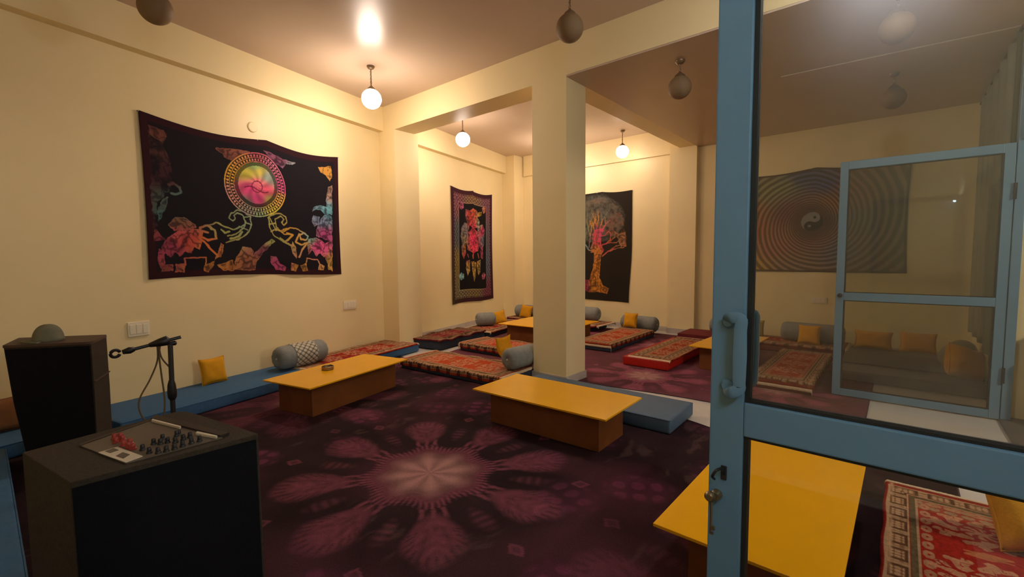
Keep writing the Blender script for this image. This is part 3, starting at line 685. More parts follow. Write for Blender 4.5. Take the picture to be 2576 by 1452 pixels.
def edge_near(X, Y):
    # right-hand part of the far edge runs out towards the opening in a soft wave, left edge follows the wall
    f = (Y+0.5)/4.1
    wx = X + np.where(X < -4.0, 0, 0)
    left = -4.55 - 0.21*Y
    s = (X-(-4.9))/(0.29+4.9)
    Xn = left*(1-s) + 0.29*s
    Yn = Y + f*(0.03*np.sin(Xn*3.1)-0.07*np.exp(-((Xn+0.95)/0.25)**2) - 0.03)
    return Xn, Yn
floor_carpet('printed_carpet', 'purple black floor carpet with pink mandala, spread before the column', (-4.9, 0.29), (-0.5, 3.6), (560, 500),
             [(-2.113, 1.70, R(8), 1.0, 1.0), (-1.75, -0.35, R(20), 0.9, 0.9), (-0.15, 1.70, R(8), 1.0, 0.6), (-4.05, 1.9, R(8), 1.0, 0.55), (-2.1, 3.75, R(8), 0.9, 0.5), (-3.75, 3.7, R(8), 0.8, 0.7)], 3, edge_near)
def edge_far(X, Y):
    s = (X+5.3)/(5.15)
    left = -4.62 - 0.26*(Y-3.95)
    Xn = left*(1-s) + (-0.16)*s; f = (7.3-Y)/3.2
    return Xn, Y + f*(0.17*sstep(-2.9, -1.6, Xn)+0.02*np.sin(Xn*4))
floor_carpet('printed_carpet', 'purple floor carpet with pink starburst in the far bay behind the column', (-5.3, -0.15), (3.93, 7.3), (330, 220),
             [(-2.06, 4.62, R(12), 0.75, 1.25), (-3.6, 4.75, R(0), 0.6, 1.0), (-0.85, 4.9, R(12), 0.6, 1.0), (-2.6, 6.3, R(10), 0.7, 1.1), (-4.2, 6.4, 0, 0.7, 1.0), (-0.6, 6.6, 0, 0.6, 0.8)], 17, edge_far, base=(0.125, 0.045, 0.055), pk=1.6)
# ================================================================== LOW TABLES
def low_table(label, loc, rz, W, D, h=0.27, inset=0.10, th=0.012, scratch=False):
    t = thing('low_table', label, 'table', loc, rz, 'low yellow topped tables')
    obj('table_top', bx(-W/2, W/2, -D/2, D/2, h-th, h, bevel=0.002), YTOP, t)
    z1 = h-th; a, b = W/2-inset, D/2-inset; k = 0.018
    obj('side_panel', bx(-a, a, -b, -b+k, 0.0, z1, bevel=0.0015), PLY, t)
    obj('side_panel', bx(-a, a, b-k, b, 0.0, z1, bevel=0.0015), PLY, t)
    obj('end_panel', bx(-a, -a+k, -b+k, b-k, 0.0, z1, bevel=0.0015), PLY, t)
    obj('end_panel', bx(a-k, a, -b+k, b-k, 0.0, z1, bevel=0.0015), PLY, t)
    return t
low_table('yellow topped low table beside the left wall, ashtray on it', (-3.918, 2.147, 0.009), LA, 0.585, 1.155, inset=0.085)
low_table('yellow topped low table in the middle, in front of the column', (-1.943, 2.76, 0.009), R(2), 1.14, 0.57, inset=0.10)
low_table('yellow topped low table nearest the viewer, cut by the door stile', (-0.385, 2.17, 0.009), R(-0.5), 0.585, 1.10, inset=0.10)
low_table('wide yellow topped low table in the far bay, behind the column', (-4.14, 5.75, 0.009), R(4), 1.19, 1.06, inset=0.10)
low_table('yellow topped low table in the far bay beside the red mattress', (-1.50, 5.77, 0.009), R(-2), 0.56, 1.13, inset=0.09)
t = thing('ashtray', 'small round metal ashtray on the left yellow table', 'ashtray', (-3.985, 2.05, 0.2795))
prof = [(0.030, 0.0), (0.052, 0.001), (0.054, 0.030), (0.050, 0.032), (0.047, 0.010), (0.02, 0.008)]
obj('bowl', lathe(bmesh.new(), prof, 28), BRASS, t, smooth=True, angle=40)
for k in range(3):
    bm = bmesh.new(); a = 2*PI*k/3; box(bm, 0.045*math.cos(a)-0.006, 0.045*math.cos(a)+0.006, 0.045*math.sin(a)-0.006, 0.045*math.sin(a)+0.006, 0.028, 0.036)
    obj('cigarette_rest', bm, BRASS, t)
# ================================================================== MATTRESSES
def mattress(label, loc, rz, L, W, H, m, group='floor mattresses', name='floor_mattress'):
    t = thing(name, label, 'mattress', loc, rz, group)
    bm = bx(-L/2, L/2, -W/2, W/2, 0.0, H, bevel=0.018, seg=3)
    obj('cover', bm, m, t, smooth=True, angle=50)
    bm = bmesh.new(); i = 0.014
    P = []
    for (cx, cy, a0) in ((L/2-i, W/2-i, 0), (-L/2+i, W/2-i, 90), (-L/2+i, -W/2+i, 180), (L/2-i, -W/2+i, 270)):
        for q in (0, 30, 60, 90):
            P.append((cx+0.012*math.cos(R(a0+q)), cy+0.012*math.sin(R(a0+q)), H-0.004))
    tube(bm, P, 0.0035, 5, closed=True)
    obj('piping', bm, m, t)
    return t
FZ = 0.010
# ================================================================== CARPET RUNNERS ON THE MATTRESSES
def carpet_cols(u, v, L, W, seed, bright=1.0, red=(0.28, 0.022, 0.012)):
    # u along the length 0..L, v across 0..W (metres)
    cream = np.array([0.50, 0.30, 0.165])*bright; brown = np.array([0.20, 0.092, 0.042])*bright; rust = np.array([0.30, 0.10, 0.04])*bright
    olive = np.array([0.12, 0.085, 0.040])*bright; redc = np.array(red)*bright; med = np.array([0.44, 0.205, 0.11])*bright
    ev = np.minimum(v, W-v); eu = np.minimum(u, L-u); e = np.minimum(ev, eu)
    C = np.ones(u.shape+(3,))*redc*0.85
    along = np.where(ev < eu, u, v)
    n = noise2(u*90, v*90, seed); n3 = fbm(u*40, v*40, seed+3, 2)
    inb = (e > 0.030) & (e < 0.105)
    C = mixc(C, brown, inb)
    cell = np.mod(along, 0.13)/0.13
    ev2 = (e-0.0675)/0.0375
    motif = (np.abs(ev2) < 0.80)*(np.abs(np.mod(cell*5, 1)-0.5) < 0.40)*(np.mod(np.floor(cell*5)+np.floor((ev2+1)*2.6), 2) < 1)
    octa = np.maximum(np.abs(cell-0.5)*2.4, np.abs(ev2)*1.05)
    C = mixc(C, cream*0.8, inb*(octa > 0.9)*(np.maximum(motif, 0.25+0.5*(n3 > 0.5))))
    C = mixc(C, cream*0.9, inb*(octa < 0.60)*(np.abs(np.cos(cell*PI*6)*np.cos(ev2*5)) > 0.25))
    C = mixc(C, brown*0.5, inb*(octa > 0.66)*(octa < 0.86))
    C = mixc(C, cream*0.85, (np.abs(e-0.032) < 0.004) | (np.abs(e-0.103) < 0.0035))
    C = mixc(C, olive, (e > 0.107) & (e < 0.130)); C = mixc(C, cream*0.8, (e > 0.130) & (e < 0.139))
    C = mixc(C, redc, e > 0.139)
    # wide tan panels at both ends of the field
    endp = (eu > 0.139) & (eu < 0.235) & (e > 0.139)
    C = mixc(C, cream*0.62, endp*(0.2+0.8*(np.abs(np.sin(u*75)*np.sin(v*55)) > 0.35)))
    C = mixc(C, brown, endp*(np.abs(eu-0.235) < 0.006))
    # scalloped lace inside the field
    sc = np.hypot((np.mod(along, 0.075)-0.0375)/0.031, (e-0.162)/0.019)
    C = mixc(C, med*0.9, (sc < 1)*(sc > 0.25)*(e > 0.139))
    # medallions down the middle
    P_ = 0.385; mid = v-W/2; uu = np.mod(u-L/2+P_/2, P_)-P_/2
    half = max(W/2-0.165, 0.05)
    rr = np.hypot(uu/0.135, mid/half)
    ang = np.arctan2(mid/half, uu/0.135)
    petal = 0.5+0.5*np.cos(ang*8+1.5*np.sin(rr*9))
    crack = np.abs(fbm(u*34, v*34, seed+15, 2)-0.5) > 0.018
    md = (rr < 1+0.08*np.cos(ang*16))*(((petal > 0.22) & (rr > 0.45)) | ((rr < 0.38) & (petal > 0.4)) | (rr < 0.13))*crack
    C = mixc(C, med, md*(eu > 0.22))
    cr = (np.abs(np.abs(uu)-P_/2) < 0.028)*(np.abs(mid) < half*0.75)*(petal > 0.3)
    C = mixc(C, rust*1.3, cr*(eu > 0.24)*(np.abs(mid) < half*0.4))
    return C*(0.85+0.3*n)[..., None]
def runner(label, loc, rz, L, W, topz, dropW=0.05, dropL=0.0, n=(70, 40), seed=1, bright=1.0, name='carpet_runner', wav=0.004, fr=True, red=(0.28, 0.022, 0.012), group='patterned runners on the mattresses', edgew=0.0):
    # sheet of length L (x) and width W (y) lying at topz above loc; the last dropW / dropL metres hang over the sides
    t = thing(name, label, 'carpet', loc, rz, group)
    nx, ny = n
    U, V = np.meshgrid(np.linspace(0, 1, nx), np.linspace(0, 1, ny))
    Lt, Wt = L+2*dropL, W+2*dropW
    u = U*Lt; v = V*Wt
    def fold(q, flat, drop):
        out = q-drop-flat/2
        over = np.maximum(np.abs(out)-flat/2, 0)
        sgn = np.sign(out)
        flatx = np.clip(out, -flat/2, flat/2)
        bend = np.minimum(over, 0.012)
        return flatx+sgn*bend*0.9, over
    x, ox = fold(u, L, dropL); y, oy = fold(v, W, dropW)
    x = np.where(ox > 0, x+np.sign(x)*0.004*np.sin(v*30+seed), x); y = np.where(oy > 0, y+np.sign(y)*(0.003+0.003*np.sin(u*17+seed)), y)
    z = topz-np.maximum(ox-0.006, 0)-np.maximum(oy-0.006, 0)
    z = z + wav*(fbm(u*5, v*5, seed)-0.3)+edgew*np.sin(u*17+seed)*(np.abs(y) > W/2-0.05)
    C = carpet_cols(u, v, Lt, Wt, seed, bright, red)
    pe = np.exp(-((np.abs(y)-W/2+0.012)/0.007)**2)*(0.55+0.45*np.sin(u*9+seed))*(oy < 0.01)
    C = mixc(C, np.array([0.60, 0.36, 0.20])*bright, pe*0.85)
    sq = (oy > 0.012)*(np.mod(u, 0.15) < 0.055)
    C = mixc(C, np.array([0.04, 0.008, 0.010]), sq*0.75)
    grid_mesh('weave', x, y, z, C, CARPET, t, thick=0.006)
    if fr:
        for sgn in (-1, 1):
            k = 0 if sgn < 0 else -1
            xs, ys, zs = x[:, k], y[:, k], z[:, k]
            m = len(xs); rs = np.random.RandomState(seed+5)
            F = 0.035
            XX = np.stack([xs, xs+sgn*F*(0.5+0.15*rs.rand(m)), xs+sgn*F*(1+0.3*rs.rand(m))])
            ZZ = np.stack([zs+0.004, zs+0.0035, np.maximum(zs-0.012*(1 if dropL == 0 else 0), 0.004-loc[2]+0*zs)])
            YY = np.stack([ys, ys, ys+0.003*rs.randn(m)])
            if dropL > 0:
                XX = np.stack([xs, xs+sgn*0.004, xs+sgn*0.006]); ZZ = np.stack([zs+0.004, zs-0.014, zs-0.03])
            o = grid_mesh('fringe', XX, YY, ZZ, None, FRINGE, t, thick=0.004)
    return t
# left wall row
def Lloc(u, n, z): p = Lw(u, n, z); return (p.x, p.y, p.z)
mattress('long blue mattress against the left wall under the elephant tapestry', Lloc(-2.575, 0.34, FZ), R(90)+LA, 1.67, 0.62, 0.100, NAVY)
mattress('narrow blue mattress against the left wall, partly behind the tall speaker', Lloc(-3.93, 0.24, FZ), R(90)+LA, 1.02, 0.42, 0.100, NAVY)
mattress('blue mattress at the far left behind the tall speaker', (-3.13, -0.26, FZ), 0, 2.36, 0.64, 0.100, NAVY)
mattress('mattress under the brown runner against the left wall by the pilaster', Lloc(-0.87, 0.34, FZ), R(90)+LA, 1.70, 0.62, 0.100, NAVY)
runner('red and tan patterned runner against the left wall, behind the left table', Lloc(-0.88, 0.34, FZ), R(90)+LA, 1.66, 0.60, 0.106, 0.02, n=(100, 40), seed=2)
# mattress in the gap left of the column
mattress('mattress laid across the gap between pilaster and column', (-3.70, 3.53, FZ), R(4), 1.50, 0.60, 0.095, NAVYD)
runner('red patterned runner laid across the gap between pilaster and column', (-3.72, 3.53, FZ), R(4), 1.48, 0.58, 0.101, 0.07, n=(240, 110), seed=3, bright=1.0, red=(0.42, 0.06, 0.018), edgew=0.005)
mattress('blue vinyl mattress behind the middle yellow table, right of the column', (-1.98, 3.41, FZ), R(1.5), 1.52, 0.52, 0.105, BLUEG)
# far bay, left
mattress('mattress in the far bay just beyond the gap, left of the column', (-3.92, 4.62, FZ), R(1), 1.45, 0.58, 0.10, NAVYD)
runner('bright red runner with dark squares hanging over its near side', (-3.92, 4.62, FZ), R(1), 1.43, 0.56, 0.106, 0.075, n=(200, 100), seed=4, bright=1.0, red=(0.45, 0.045, 0.018), edgew=0.004)
mattress('dark navy mattress under a rumpled maroon cover, along the far left wall', (-5.20, 4.62, FZ), R(90)+R(9.5), 1.10, 0.56, 0.125, NAVYD)
runner('rumpled maroon cover on the dark navy mattress by the far left wall', (-5.20, 4.62, FZ), R(90)+R(9.5), 1.10, 0.56, 0.132, 0.03, dropL=0.02, n=(70, 40), seed=6, bright=0.55, red=(0.30, 0.03, 0.045), wav=0.020, fr=False, edgew=0.012)
mattress('mattress along the far left wall below the owl tapestry', (-5.42, 5.93, FZ), R(90)+LA, 1.42, 0.60, 0.085, NAVYD)
runner('tan patterned runner along the far left wall below the owl tapestry', (-5.42, 5.93, FZ), R(90)+LA, 1.40, 0.58, 0.091, 0.04, n=(80, 44), seed=7, bright=0.95)
mattress('mattress in the far left corner along the back wall', (-4.95, 7.05, FZ), 0, 1.9, 0.60, 0.105, NAVYD)
runner('tan patterned runner along the back wall left of the tree tapestry', (-4.87, 7.05, FZ), 0, 2.0, 0.58, 0.111, 0.04, n=(90, 40), seed=8, bright=1.0)
mattress('mattress under the tan runner, pointing from the back wall below the tree', (-3.21, 6.20, FZ), R(91.5), 1.50, 0.56, 0.10, NAVYD)
runner('tan and rust runner pointing from the back wall, below the tree tapestry', (-3.21, 6.20, FZ), R(91.5), 1.48, 0.54, 0.106, 0.06, dropL=0.03, n=(120, 60), seed=9, bright=1.05, red=(0.34, 0.05, 0.015))
mattress('bright red mattress in the far bay right of the column', (-2.21, 5.75, FZ), R(90.5), 1.62, 0.55, 0.10, REDM)
runner('tan and rust runner on top of the bright red mattress', (-2.18, 5.78, FZ), R(90.5), 1.56, 0.49, 0.106, 0.012, n=(120, 50), seed=10, bright=1.0, red=(0.30, 0.045, 0.012))
mattress('dark red mattress against the back wall right of the pilaster', (-1.50, 7.17, FZ), 0, 2.1, 0.58, 0.11, mat('dark red mattress cloth', (0.15, 0.012, 0.016), 0.8, noise=0.1, nscale=9))
runner('red patterned runner against the back wall below the swirl tapestry', (-1.10, 7.17, FZ), 0, 1.25, 0.56, 0.116, 0.05, n=(90, 40), seed=11, bright=0.9)
mattress('mattress seen through the door glass, under a tan framed runner', (-0.83, 5.72, FZ), R(90), 1.66, 0.52, 0.10, mat('dark red mattress cloth', (0.15, 0.012, 0.016)))
runner('tan framed red runner seen through the door glass', (-0.83, 5.72, FZ), R(90), 1.64, 0.50, 0.106, 0.05, dropL=0.055, n=(140, 64), seed=12, bright=0.9, red=(0.33, 0.04, 0.014))
mattress('wide dark grey mattress in the back right corner', (0.10, 6.70, FZ), 0, 1.12, 1.10, 0.11, GREYM)
mattress('dark grey mattress in front of the back right corner one', (0.09, 5.93, FZ), 0, 1.10, 0.42, 0.10, GREYM)
# near right
mattress('red edged mattress at lower right, under the close patterned runner', (0.31, 2.32, FZ), R(90), 1.44, 0.64, 0.085, mat('maroon mattress cloth', (0.20, 0.02, 0.014), 0.8, noise=0.08, nscale=15))
runner('large red and cream patterned runner at lower right, behind the door', (0.31, 2.32, FZ), R(90), 1.44, 0.62, 0.092, 0.03, n=(460, 230), seed=13, bright=0.95, red=(0.30, 0.018, 0.010))
# ================================================================== CUSHIONS
def pillow_mesh(a, b, T, n=18, seed=0, sag=0.0):
    bm = bmesh.new(); rs = random.Random(seed)
    grids = []
    ph = [rs.uniform(0, 6) for _ in range(4)]
    for sgn in (1, -1):
        g = []
        for j in range(n+1):
            row = []
            for i in range(n+1):
                u = -1+2*i/n; v = -1+2*j/n
                x = a/2*u*(1-0.10*(1-v*v)*abs(u)**3); z = b/2*v*(1-0.10*(1-u*u)*abs(v)**3)
                h = T/2*((1-u**4)*(1-v**4))**0.55
                h *= 1+0.06*math.sin(5*u+ph[0])*math.cos(4*v+ph[1])
                y = sgn*h + sag*(v*v)*0.5
                row.append((x, y, z+b/2))
            g.append(row)
        grids.append(g)
    idx = {}
    def vert(s, i, j):
        if i in (0, n) or j in (0, n): s = 0
        k = (s, i, j)
        if k not in idx: idx[k] = bm.verts.new(grids[s][j][i])
        return idx[k]
    for s in (0, 1):
        for j in range(n):
            for i in range(n):
                f = [vert(s, i, j), vert(s, i+1, j), vert(s, i+1, j+1), vert(s, i, j+1)]
                bm.faces.new(f if s == 0 else f[::-1])
    edge = [grids[0][0][i] for i in range(n)]+[grids[0][j][n] for j in range(n)]+[grids[0][n][n-i] for i in range(n)]+[grids[0][n-j][0] for j in range(n)]
    return bm, edge
def cushion(label, loc, rz, size=0.30, T=0.11, lean=15, m=YCL, seed=0, b=None, roll=0, sag=0.0, group='square mustard cushions'):
    t = thing('cushion', label, 'cushion', loc, rz, group)
    t.rotation_euler = (R(-lean), R(roll), rz)
    bm, edge = pillow_mesh(size, b or size, T, seed=seed, sag=sag)
    obj('cover', bm, m, t, smooth=True)
    obj('piping', tube(bmesh.new(), edge, 0.004, 5, closed=True), m, t)
    return t
def bolster(label, loc, rz, L=0.55, Rr=0.10, band=False, m=GREY, group='grey bolsters', name='bolster'):
    t = thing(name, label, 'bolster', loc, rz, group)
    prof = []; n = 7; e = Rr*0.55
    prof.append((0.008, -L/2-0.0+0.012))
    for i in range(1, n+1):
        a = PI/2*i/n; prof.append((Rr*(0.35+0.65*math.sin(a)) if i else 0.01, -L/2+e*(1-math.sin(a))+ (0 if i > 0 else 0)))
    prof = [(0.008, -L/2+0.014), (0.03, -L/2+0.004)]
    for i in range(1, n+1):
        a = PI/2*i/n; prof.append((Rr-e+e*math.sin(a), -L/2+e-e*math.cos(a)))
    mid = [(Rr*(1+0.01*math.sin(k)), -L/2+e+(L-2*e)*k/6) for k in range(1, 6)]
    prof = prof+mid+[(r, -h) for (r, h) in prof[::-1]]
    bm = bmesh.new(); lathe(bm, prof, 32, 'x', (0, 0, Rr))
    for v in bm.verts:                       # gathered folds at the ends
        d = abs(v.co.x)-(L/2-e*1.2)
        if d > 0:
            a = math.atan2(v.co.z-Rr, v.co.y); k = 1+0.04*math.sin(a*11)*min(d/e, 1)
            v.co.y *= k; v.co.z = Rr+(v.co.z-Rr)*k
        if v.co.z < Rr*0.12: v.co.z = Rr*0.04+v.co.z*0.3
    obj('cover', bm, m, t, smooth=True)
    for s in (-1, 1):
        bm = bmesh.new(); lathe(bm, [(0.002, s*(L/2+0.006)), (0.010, s*(L/2+0.004)), (0.012, s*(L/2-0.006)), (0.009, s*(L/2-0.013))], 14, 'x', (0, 0, Rr))
        o = obj('end_button', bm, mat('pale button', (0.42, 0.40, 0.34), 0.5), t, smooth=True); o['label'] = 'pale end button'
    if band:
        A, Xs = np.meshgrid(np.linspace(0, 2*PI, 160), np.linspace(-0.14, 0.13, 70))
        q = np.abs(np.sin(Xs*46+A*7))*np.abs(np.sin(Xs*46-A*7)); k = sstep(0.05, 0.5, q)
        rr = Rr+0.003+0.004*k
        C = mixc(np.ones(A.shape+(3,))*np.array([0.13, 0.13, 0.11]), (0.55, 0.50, 0.40), k)
        o = grid_mesh('knitted_band', Xs, rr*np.cos(A), Rr+rr*np.sin(A), C, LATT, t); o['label'] = 'pale lattice knitted band'
    return t
TZ = 0.128
bolster('grey bolster with a lattice knitted band, behind the left yellow table', Lloc(-1.62, 0.30, 0.12), R(90)+LA, 0.60, 0.125, band=True)
cushion('square mustard cushion leaning on the left wall above the long blue mattress', Lloc(-2.46, 0.15, 0.108), R(90)+LA, 0.235, 0.09, 12, seed=1, b=0.25)
cushion('brown cushion at the far left edge behind the tall speaker', Lloc(-3.90, 0.12, 0.108), R(90)+LA, 0.34, 0.10, 10, m=BROWNC, seed=2, b=0.24, group='brown cushions')
bolster('grey bolster resting against the left side of the column', (-3.065, 3.74, 0.118), R(88), 0.44, 0.115)
cushion('mustard cushion folded over the grey bolster beside the column', (-3.17, 3.74, 0.150), R(-80), 0.30, 0.07, -38, seed=3, b=0.30, sag=0.14)
bolster('grey bolster with a pale button, below the owl tapestry', (-5.48, 5.72, 0.108), R(60), 0.34, 0.115)
cushion('mustard cushion beside the grey bolster below the owl tapestry', (-5.40, 6.02, 0.112), R(40), 0.24, 0.09, 24, seed=4, roll=-14)
bolster('grey bolster in the far left corner, left of the tree tapestry', (-5.52, 7.02, 0.125), R(14), 0.60, 0.115)
cushion('orange mustard cushion in front of the far left corner bolster', (-5.50, 6.83, 0.125), R(14), 0.24, 0.09, 16, seed=5, b=0.25, roll=8)
bolster('grey bolster just right of the column at the back wall', (-4.42, 7.22, 0.13), 0, 0.66, 0.125)
cushion('mustard cushion mostly hidden behind the column at the back wall', (-4.56, 7.03, TZ+0.005), R(0), 0.28, 0.09, 16, seed=6)
bolster('grey bolster below the tree tapestry at the back wall', (-3.31, 7.20, 0.045), R(-3), 0.64, 0.125)
cushion('mustard cushion in front of the bolster below the tree tapestry', (-3.36, 6.93, 0.128), R(-2), 0.24, 0.10, 16, seed=7)
bolster('grey bolster at the back wall just left of the door stile', (-1.93, 7.25, 0.13), 0, 0.50, 0.11)
cushion('small olive mustard cushion glimpsed beside the door stile at the back wall', (-1.56, 7.22, 0.13), R(8), 0.24, 0.08, 18, seed=8, m=mat('olive cushion cloth', (0.33, 0.25, 0.06), 0.8))
bolster('grey bolster seen through the door glass below the swirl tapestry', (-0.86, 7.20, 0.13), 0, 0.72, 0.125)
cushion('mustard cushion leaning on the bolster below the swirl tapestry', (-0.87, 6.98, 0.132), R(-3), 0.25, 0.09, 14, seed=9)
cushion('wide mustard cushion at the back wall, first inside the open far door', (-0.22, 7.16, TZ-0.002), R(-4), 0.38, 0.11, 14, seed=10, b=0.22)
cushion('wide mustard cushion at the back wall, second inside the open far door', (0.20, 7.16, TZ-0.002), R(2), 0.34, 0.11, 14, seed=11, b=0.24)
bolster('pale grey bolster in the back right corner', (0.50, 6.62, 0.124), R(78), 0.62, 0.12, m=mat('pale grey bolster cloth', (0.30, 0.27, 0.20), 0.85, noise=0.08, nscale=12))
cushion('rumpled mustard cushion on the grey mattress by the thick blue post', (0.50, 5.93, 0.118), R(40), 0.32, 0.20, 20, seed=12, roll=18)
cushion('mustard cushion on the large patterned runner at lower right', (0.49, 2.66, 0.108), R(25), 0.30, 0.15, 30, seed=13, b=0.26)
cushion('mustard cushion at the bottom right corner on the patterned runner', (0.56, 2.30, 0.108), R(20), 0.26, 0.13, 30, seed=14, b=0.2)
# ================================================================== NEAR SPEAKER WITH CONTROL PANEL
def quadprism(bm, P, z0, z1, Pb=None):
    Pb = Pb or P; n = len(P)
    lo = [bm.verts.new((p[0], p[1], z0)) for p in Pb]; hi = [bm.verts.new((p[0], p[1], z1)) for p in P]
    bm.faces.new(lo[::-1]); bm.faces.new(hi)
    for i in range(n): bm.faces.new((lo[i], lo[(i+1) % n], hi[(i+1) % n], hi[i]))
    return bm
S = thing('speaker_cabinet', 'large black and brown speaker with knobs on its top, lower left', 'speaker', (-1.86, 0.33, 0.0))
SX, SY, SH = -1.86, 0.33, 0.70
def rel(p): return (p[0]-SX, p[1]-SY)
NL, NR, FR, FL = (-1.690, 0.132), (-1.660, 0.598), (-2.170, 0.505), (-2.080, 0.060)
def rounded(P, rad, n=4):
    out = []; N = len(P)
    for i in range(N):
        a, b, c = Vector(P[i-1]), Vector(P[i]), Vector(P[(i+1) % N])
        p1 = b+(a-b).normalized()*rad[i]; p2 = b+(c-b).normalized()*rad[i]
        for k in range(n+1):
            t_ = k/n; q = p1*(1-t_)**2+b*2*t_*(1-t_)+p2*t_*t_; out.append((q.x, q.y))
    return out
plan = rounded([rel(NL), rel(NR), rel(FR), rel(FL)], [0.003, 0.008, 0.06, 0.006])
bm = quadprism(bmesh.new(), plan, 0.02, SH)
body = obj('cabinet', bm, SPK, S)
md = body.modifiers.new('bevel', 'BEVEL'); md.width = 0.003; md.segments = 2; md.limit_method = 'ANGLE'
dv = Vector((NR[0]-NL[0], NR[1]-NL[1], 0)).normalized(); nv = Vector((dv.y, -dv.x, 0))
A0 = Vector((*rel(NL), 0))
def gp(a, n_): q = A0+dv*a+nv*n_; return (q.x, q.y)
obj('grille', quadprism(bmesh.new(), [gp(0.002, 0.001), gp(0.455, 0.001), gp(0.455, 0.010), gp(0.002, 0.010)], 0.04, SH-0.016), GRILL, S)
bm = bmesh.new()
for (x, y) in ((-0.15, -0.16), (0.13, -0.13), (0.13, 0.2), (-0.2, 0.12)): lathe(bm, [(0.018, 0), (0.022, 0.02)], 12, 'z', (x, y, 0))
obj('rubber_foot', bm, BLACKP, S)
PQ = {'panel': [(-2.0013, 0.1839), (-1.714, 0.2541), (-1.7095, 0.5037), (-2.1249, 0.3981)], 'strip': [(-2.1182, 0.3934), (-1.719, 0.5), (-1.7247, 0.5286), (-2.1483, 0.4153)], 'edge': [[(-2.0135, 0.1852), (-1.9913, 0.1845), (-2.1012, 0.3922), (-2.1232, 0.3944)]], 'label': [(-1.873, 0.2128), (-1.7176, 0.253), (-1.7321, 0.2955), (-1.8832, 0.2602)], 'marks': [[(-1.8676, 0.2277), (-1.8369, 0.2355), (-1.8439, 0.2577), (-1.8752, 0.25)], [(-1.7946, 0.243), (-1.7533, 0.2537), (-1.7744, 0.2729), (-1.8133, 0.2617)]], 'white': [[(-2.0809, 0.387), (-1.9138, 0.4331), (-1.9207, 0.4391), (-2.0941, 0.393)], [(-1.8039, 0.4516), (-1.7127, 0.485), (-1.7196, 0.4915), (-1.8184, 0.4609)]], 'red': [(-1.9351, 0.2645), (-1.9418, 0.2824), (-1.9723, 0.2816), (-1.8849, 0.2751), (-1.8832, 0.2915), (-1.8492, 0.282), (-1.8235, 0.2886), (-1.9797, 0.2675)], 'black': [(-1.7924, 0.3068), (-1.7482, 0.3148), (-1.7266, 0.3325), (-1.7201, 0.3517), (-1.7204, 0.3728), (-1.7276, 0.396), (-1.7331, 0.4215), (-1.7336, 0.4443), (-1.8225, 0.341), (-1.8055, 0.3549), (-1.8012, 0.3736), (-1.7822, 0.3892), (-1.7906, 0.4136), (-1.7957, 0.4335), (-1.8466, 0.4085), (-1.8486, 0.4152), (-1.8449, 0.3693)]}
pan = obj('control_panel', quadprism(bmesh.new(), [rel(p) for p in PQ['panel']], SH+0.0005, SH+0.004), PANEL, S)
obj('panel_strip', quadprism(bmesh.new(), [rel(p) for p in PQ['strip']], SH+0.001, SH+0.010), PANELD, S)
bm = bmesh.new()
for q in PQ['edge']: quadprism(bm, [rel(p) for p in q], SH+0.004, SH+0.0055)
o = obj('panel_edge', bm, PANELD, pan)
o = obj('label_plate', quadprism(bmesh.new(), [rel(p) for p in PQ['label']], SH+0.004, SH+0.006), WHITEP, pan)
bm = bmesh.new()
for q in PQ['marks']: quadprism(bm, [rel(p) for p in q], SH+0.006, SH+0.007)
obj('label_print', bm, PANEL, pan)
for q in PQ['white']:
    obj('white_strip', quadprism(bmesh.new(), [rel(p) for p in q], SH+0.0045, SH+0.012), WHITEP, S)
kn = None
def knob(p, m, r, h):
    x, y = rel(p); bm = bmesh.new(); lathe(bm, [(r*1.15, SH+0.004), (r*1.1, SH+0.008), (r*0.85, SH+0.010), (r*0.8, SH+h-0.002), (r*0.6, SH+h)], 14, 'z', (x, y, 0))
    box(bm, x-0.0012, x+0.0012, y-r*0.6, y+r*0.6, SH+h-0.001, SH+h+0.001)
    obj('knob', bm, m, S, smooth=True, angle=40)
for p in PQ['red']: knob(p, REDK, 0.0085, 0.022)
for p in PQ['black']: knob(p, BLACKP, 0.0075, 0.022)
# ================================================================== TALL SPEAKER
T2 = thing('speaker_cabinet', 'tall black fronted speaker with a cap on top, at the left edge', 'speaker', (-4.07, 0.30, 0.0))
def rel2(p): return (p[0]+4.07, p[1]-0.30)
top = [rel2(p) for p in ((-4.045, 0.080), (-3.795, 0.435), (-4.07, 0.545), (-4.37, 0.16))]
botp = [rel2(p) for p in ((-4.000, 0.145), (-3.80, 0.430), (-4.07, 0.54), (-4.32, 0.19))]
mid2 = [rel2(p) for p in ((-4.030, 0.100), (-3.795, 0.435), (-4.07, 0.545), (-4.36, 0.17))]
bm = quadprism(bmesh.new(), mid2, 0.01, 0.45, botp)
bm2 = quadprism(bm, top, 0.45, 0.785, mid2)
obj('cabinet', bm2, SPK, T2)
bm = quadprism(bmesh.new(), rounded([((p[0])*1.03, (p[1])*1.03) for p in top], [0.015, 0.05, 0.03, 0.02]), 0.785, 0.80)
obj('top_board', bm, SPKT, T2)
def face_off(P, a, b, off=0.008):
    A, B = Vector(P[0]), Vector(P[1]); d = (B-A); n_ = Vector((d.y, -d.x)).normalized()
    return [tuple(A+d*a+n_*off), tuple(A+d*b+n_*off), tuple(A+d*b), tuple(A+d*a)]
bm = quadprism(bmesh.new(), face_off(mid2, 0.02, 0.98), 0.02, 0.45, face_off(botp, 0.02, 0.98))
quadprism(bm, face_off(top, 0.02, 0.98), 0.45, 0.775, face_off(mid2, 0.02, 0.98))
obj('grille', bm, GRILL, T2)
A, B = Vector(top[1]), Vector(top[2]); d = (B-A)
sd = [tuple(A+d*0.25), tuple(A+d*0.75), tuple(A+d*0.75+Vector((0.012, 0.03))), tuple(A+d*0.25+Vector((0.012, 0.03)))]
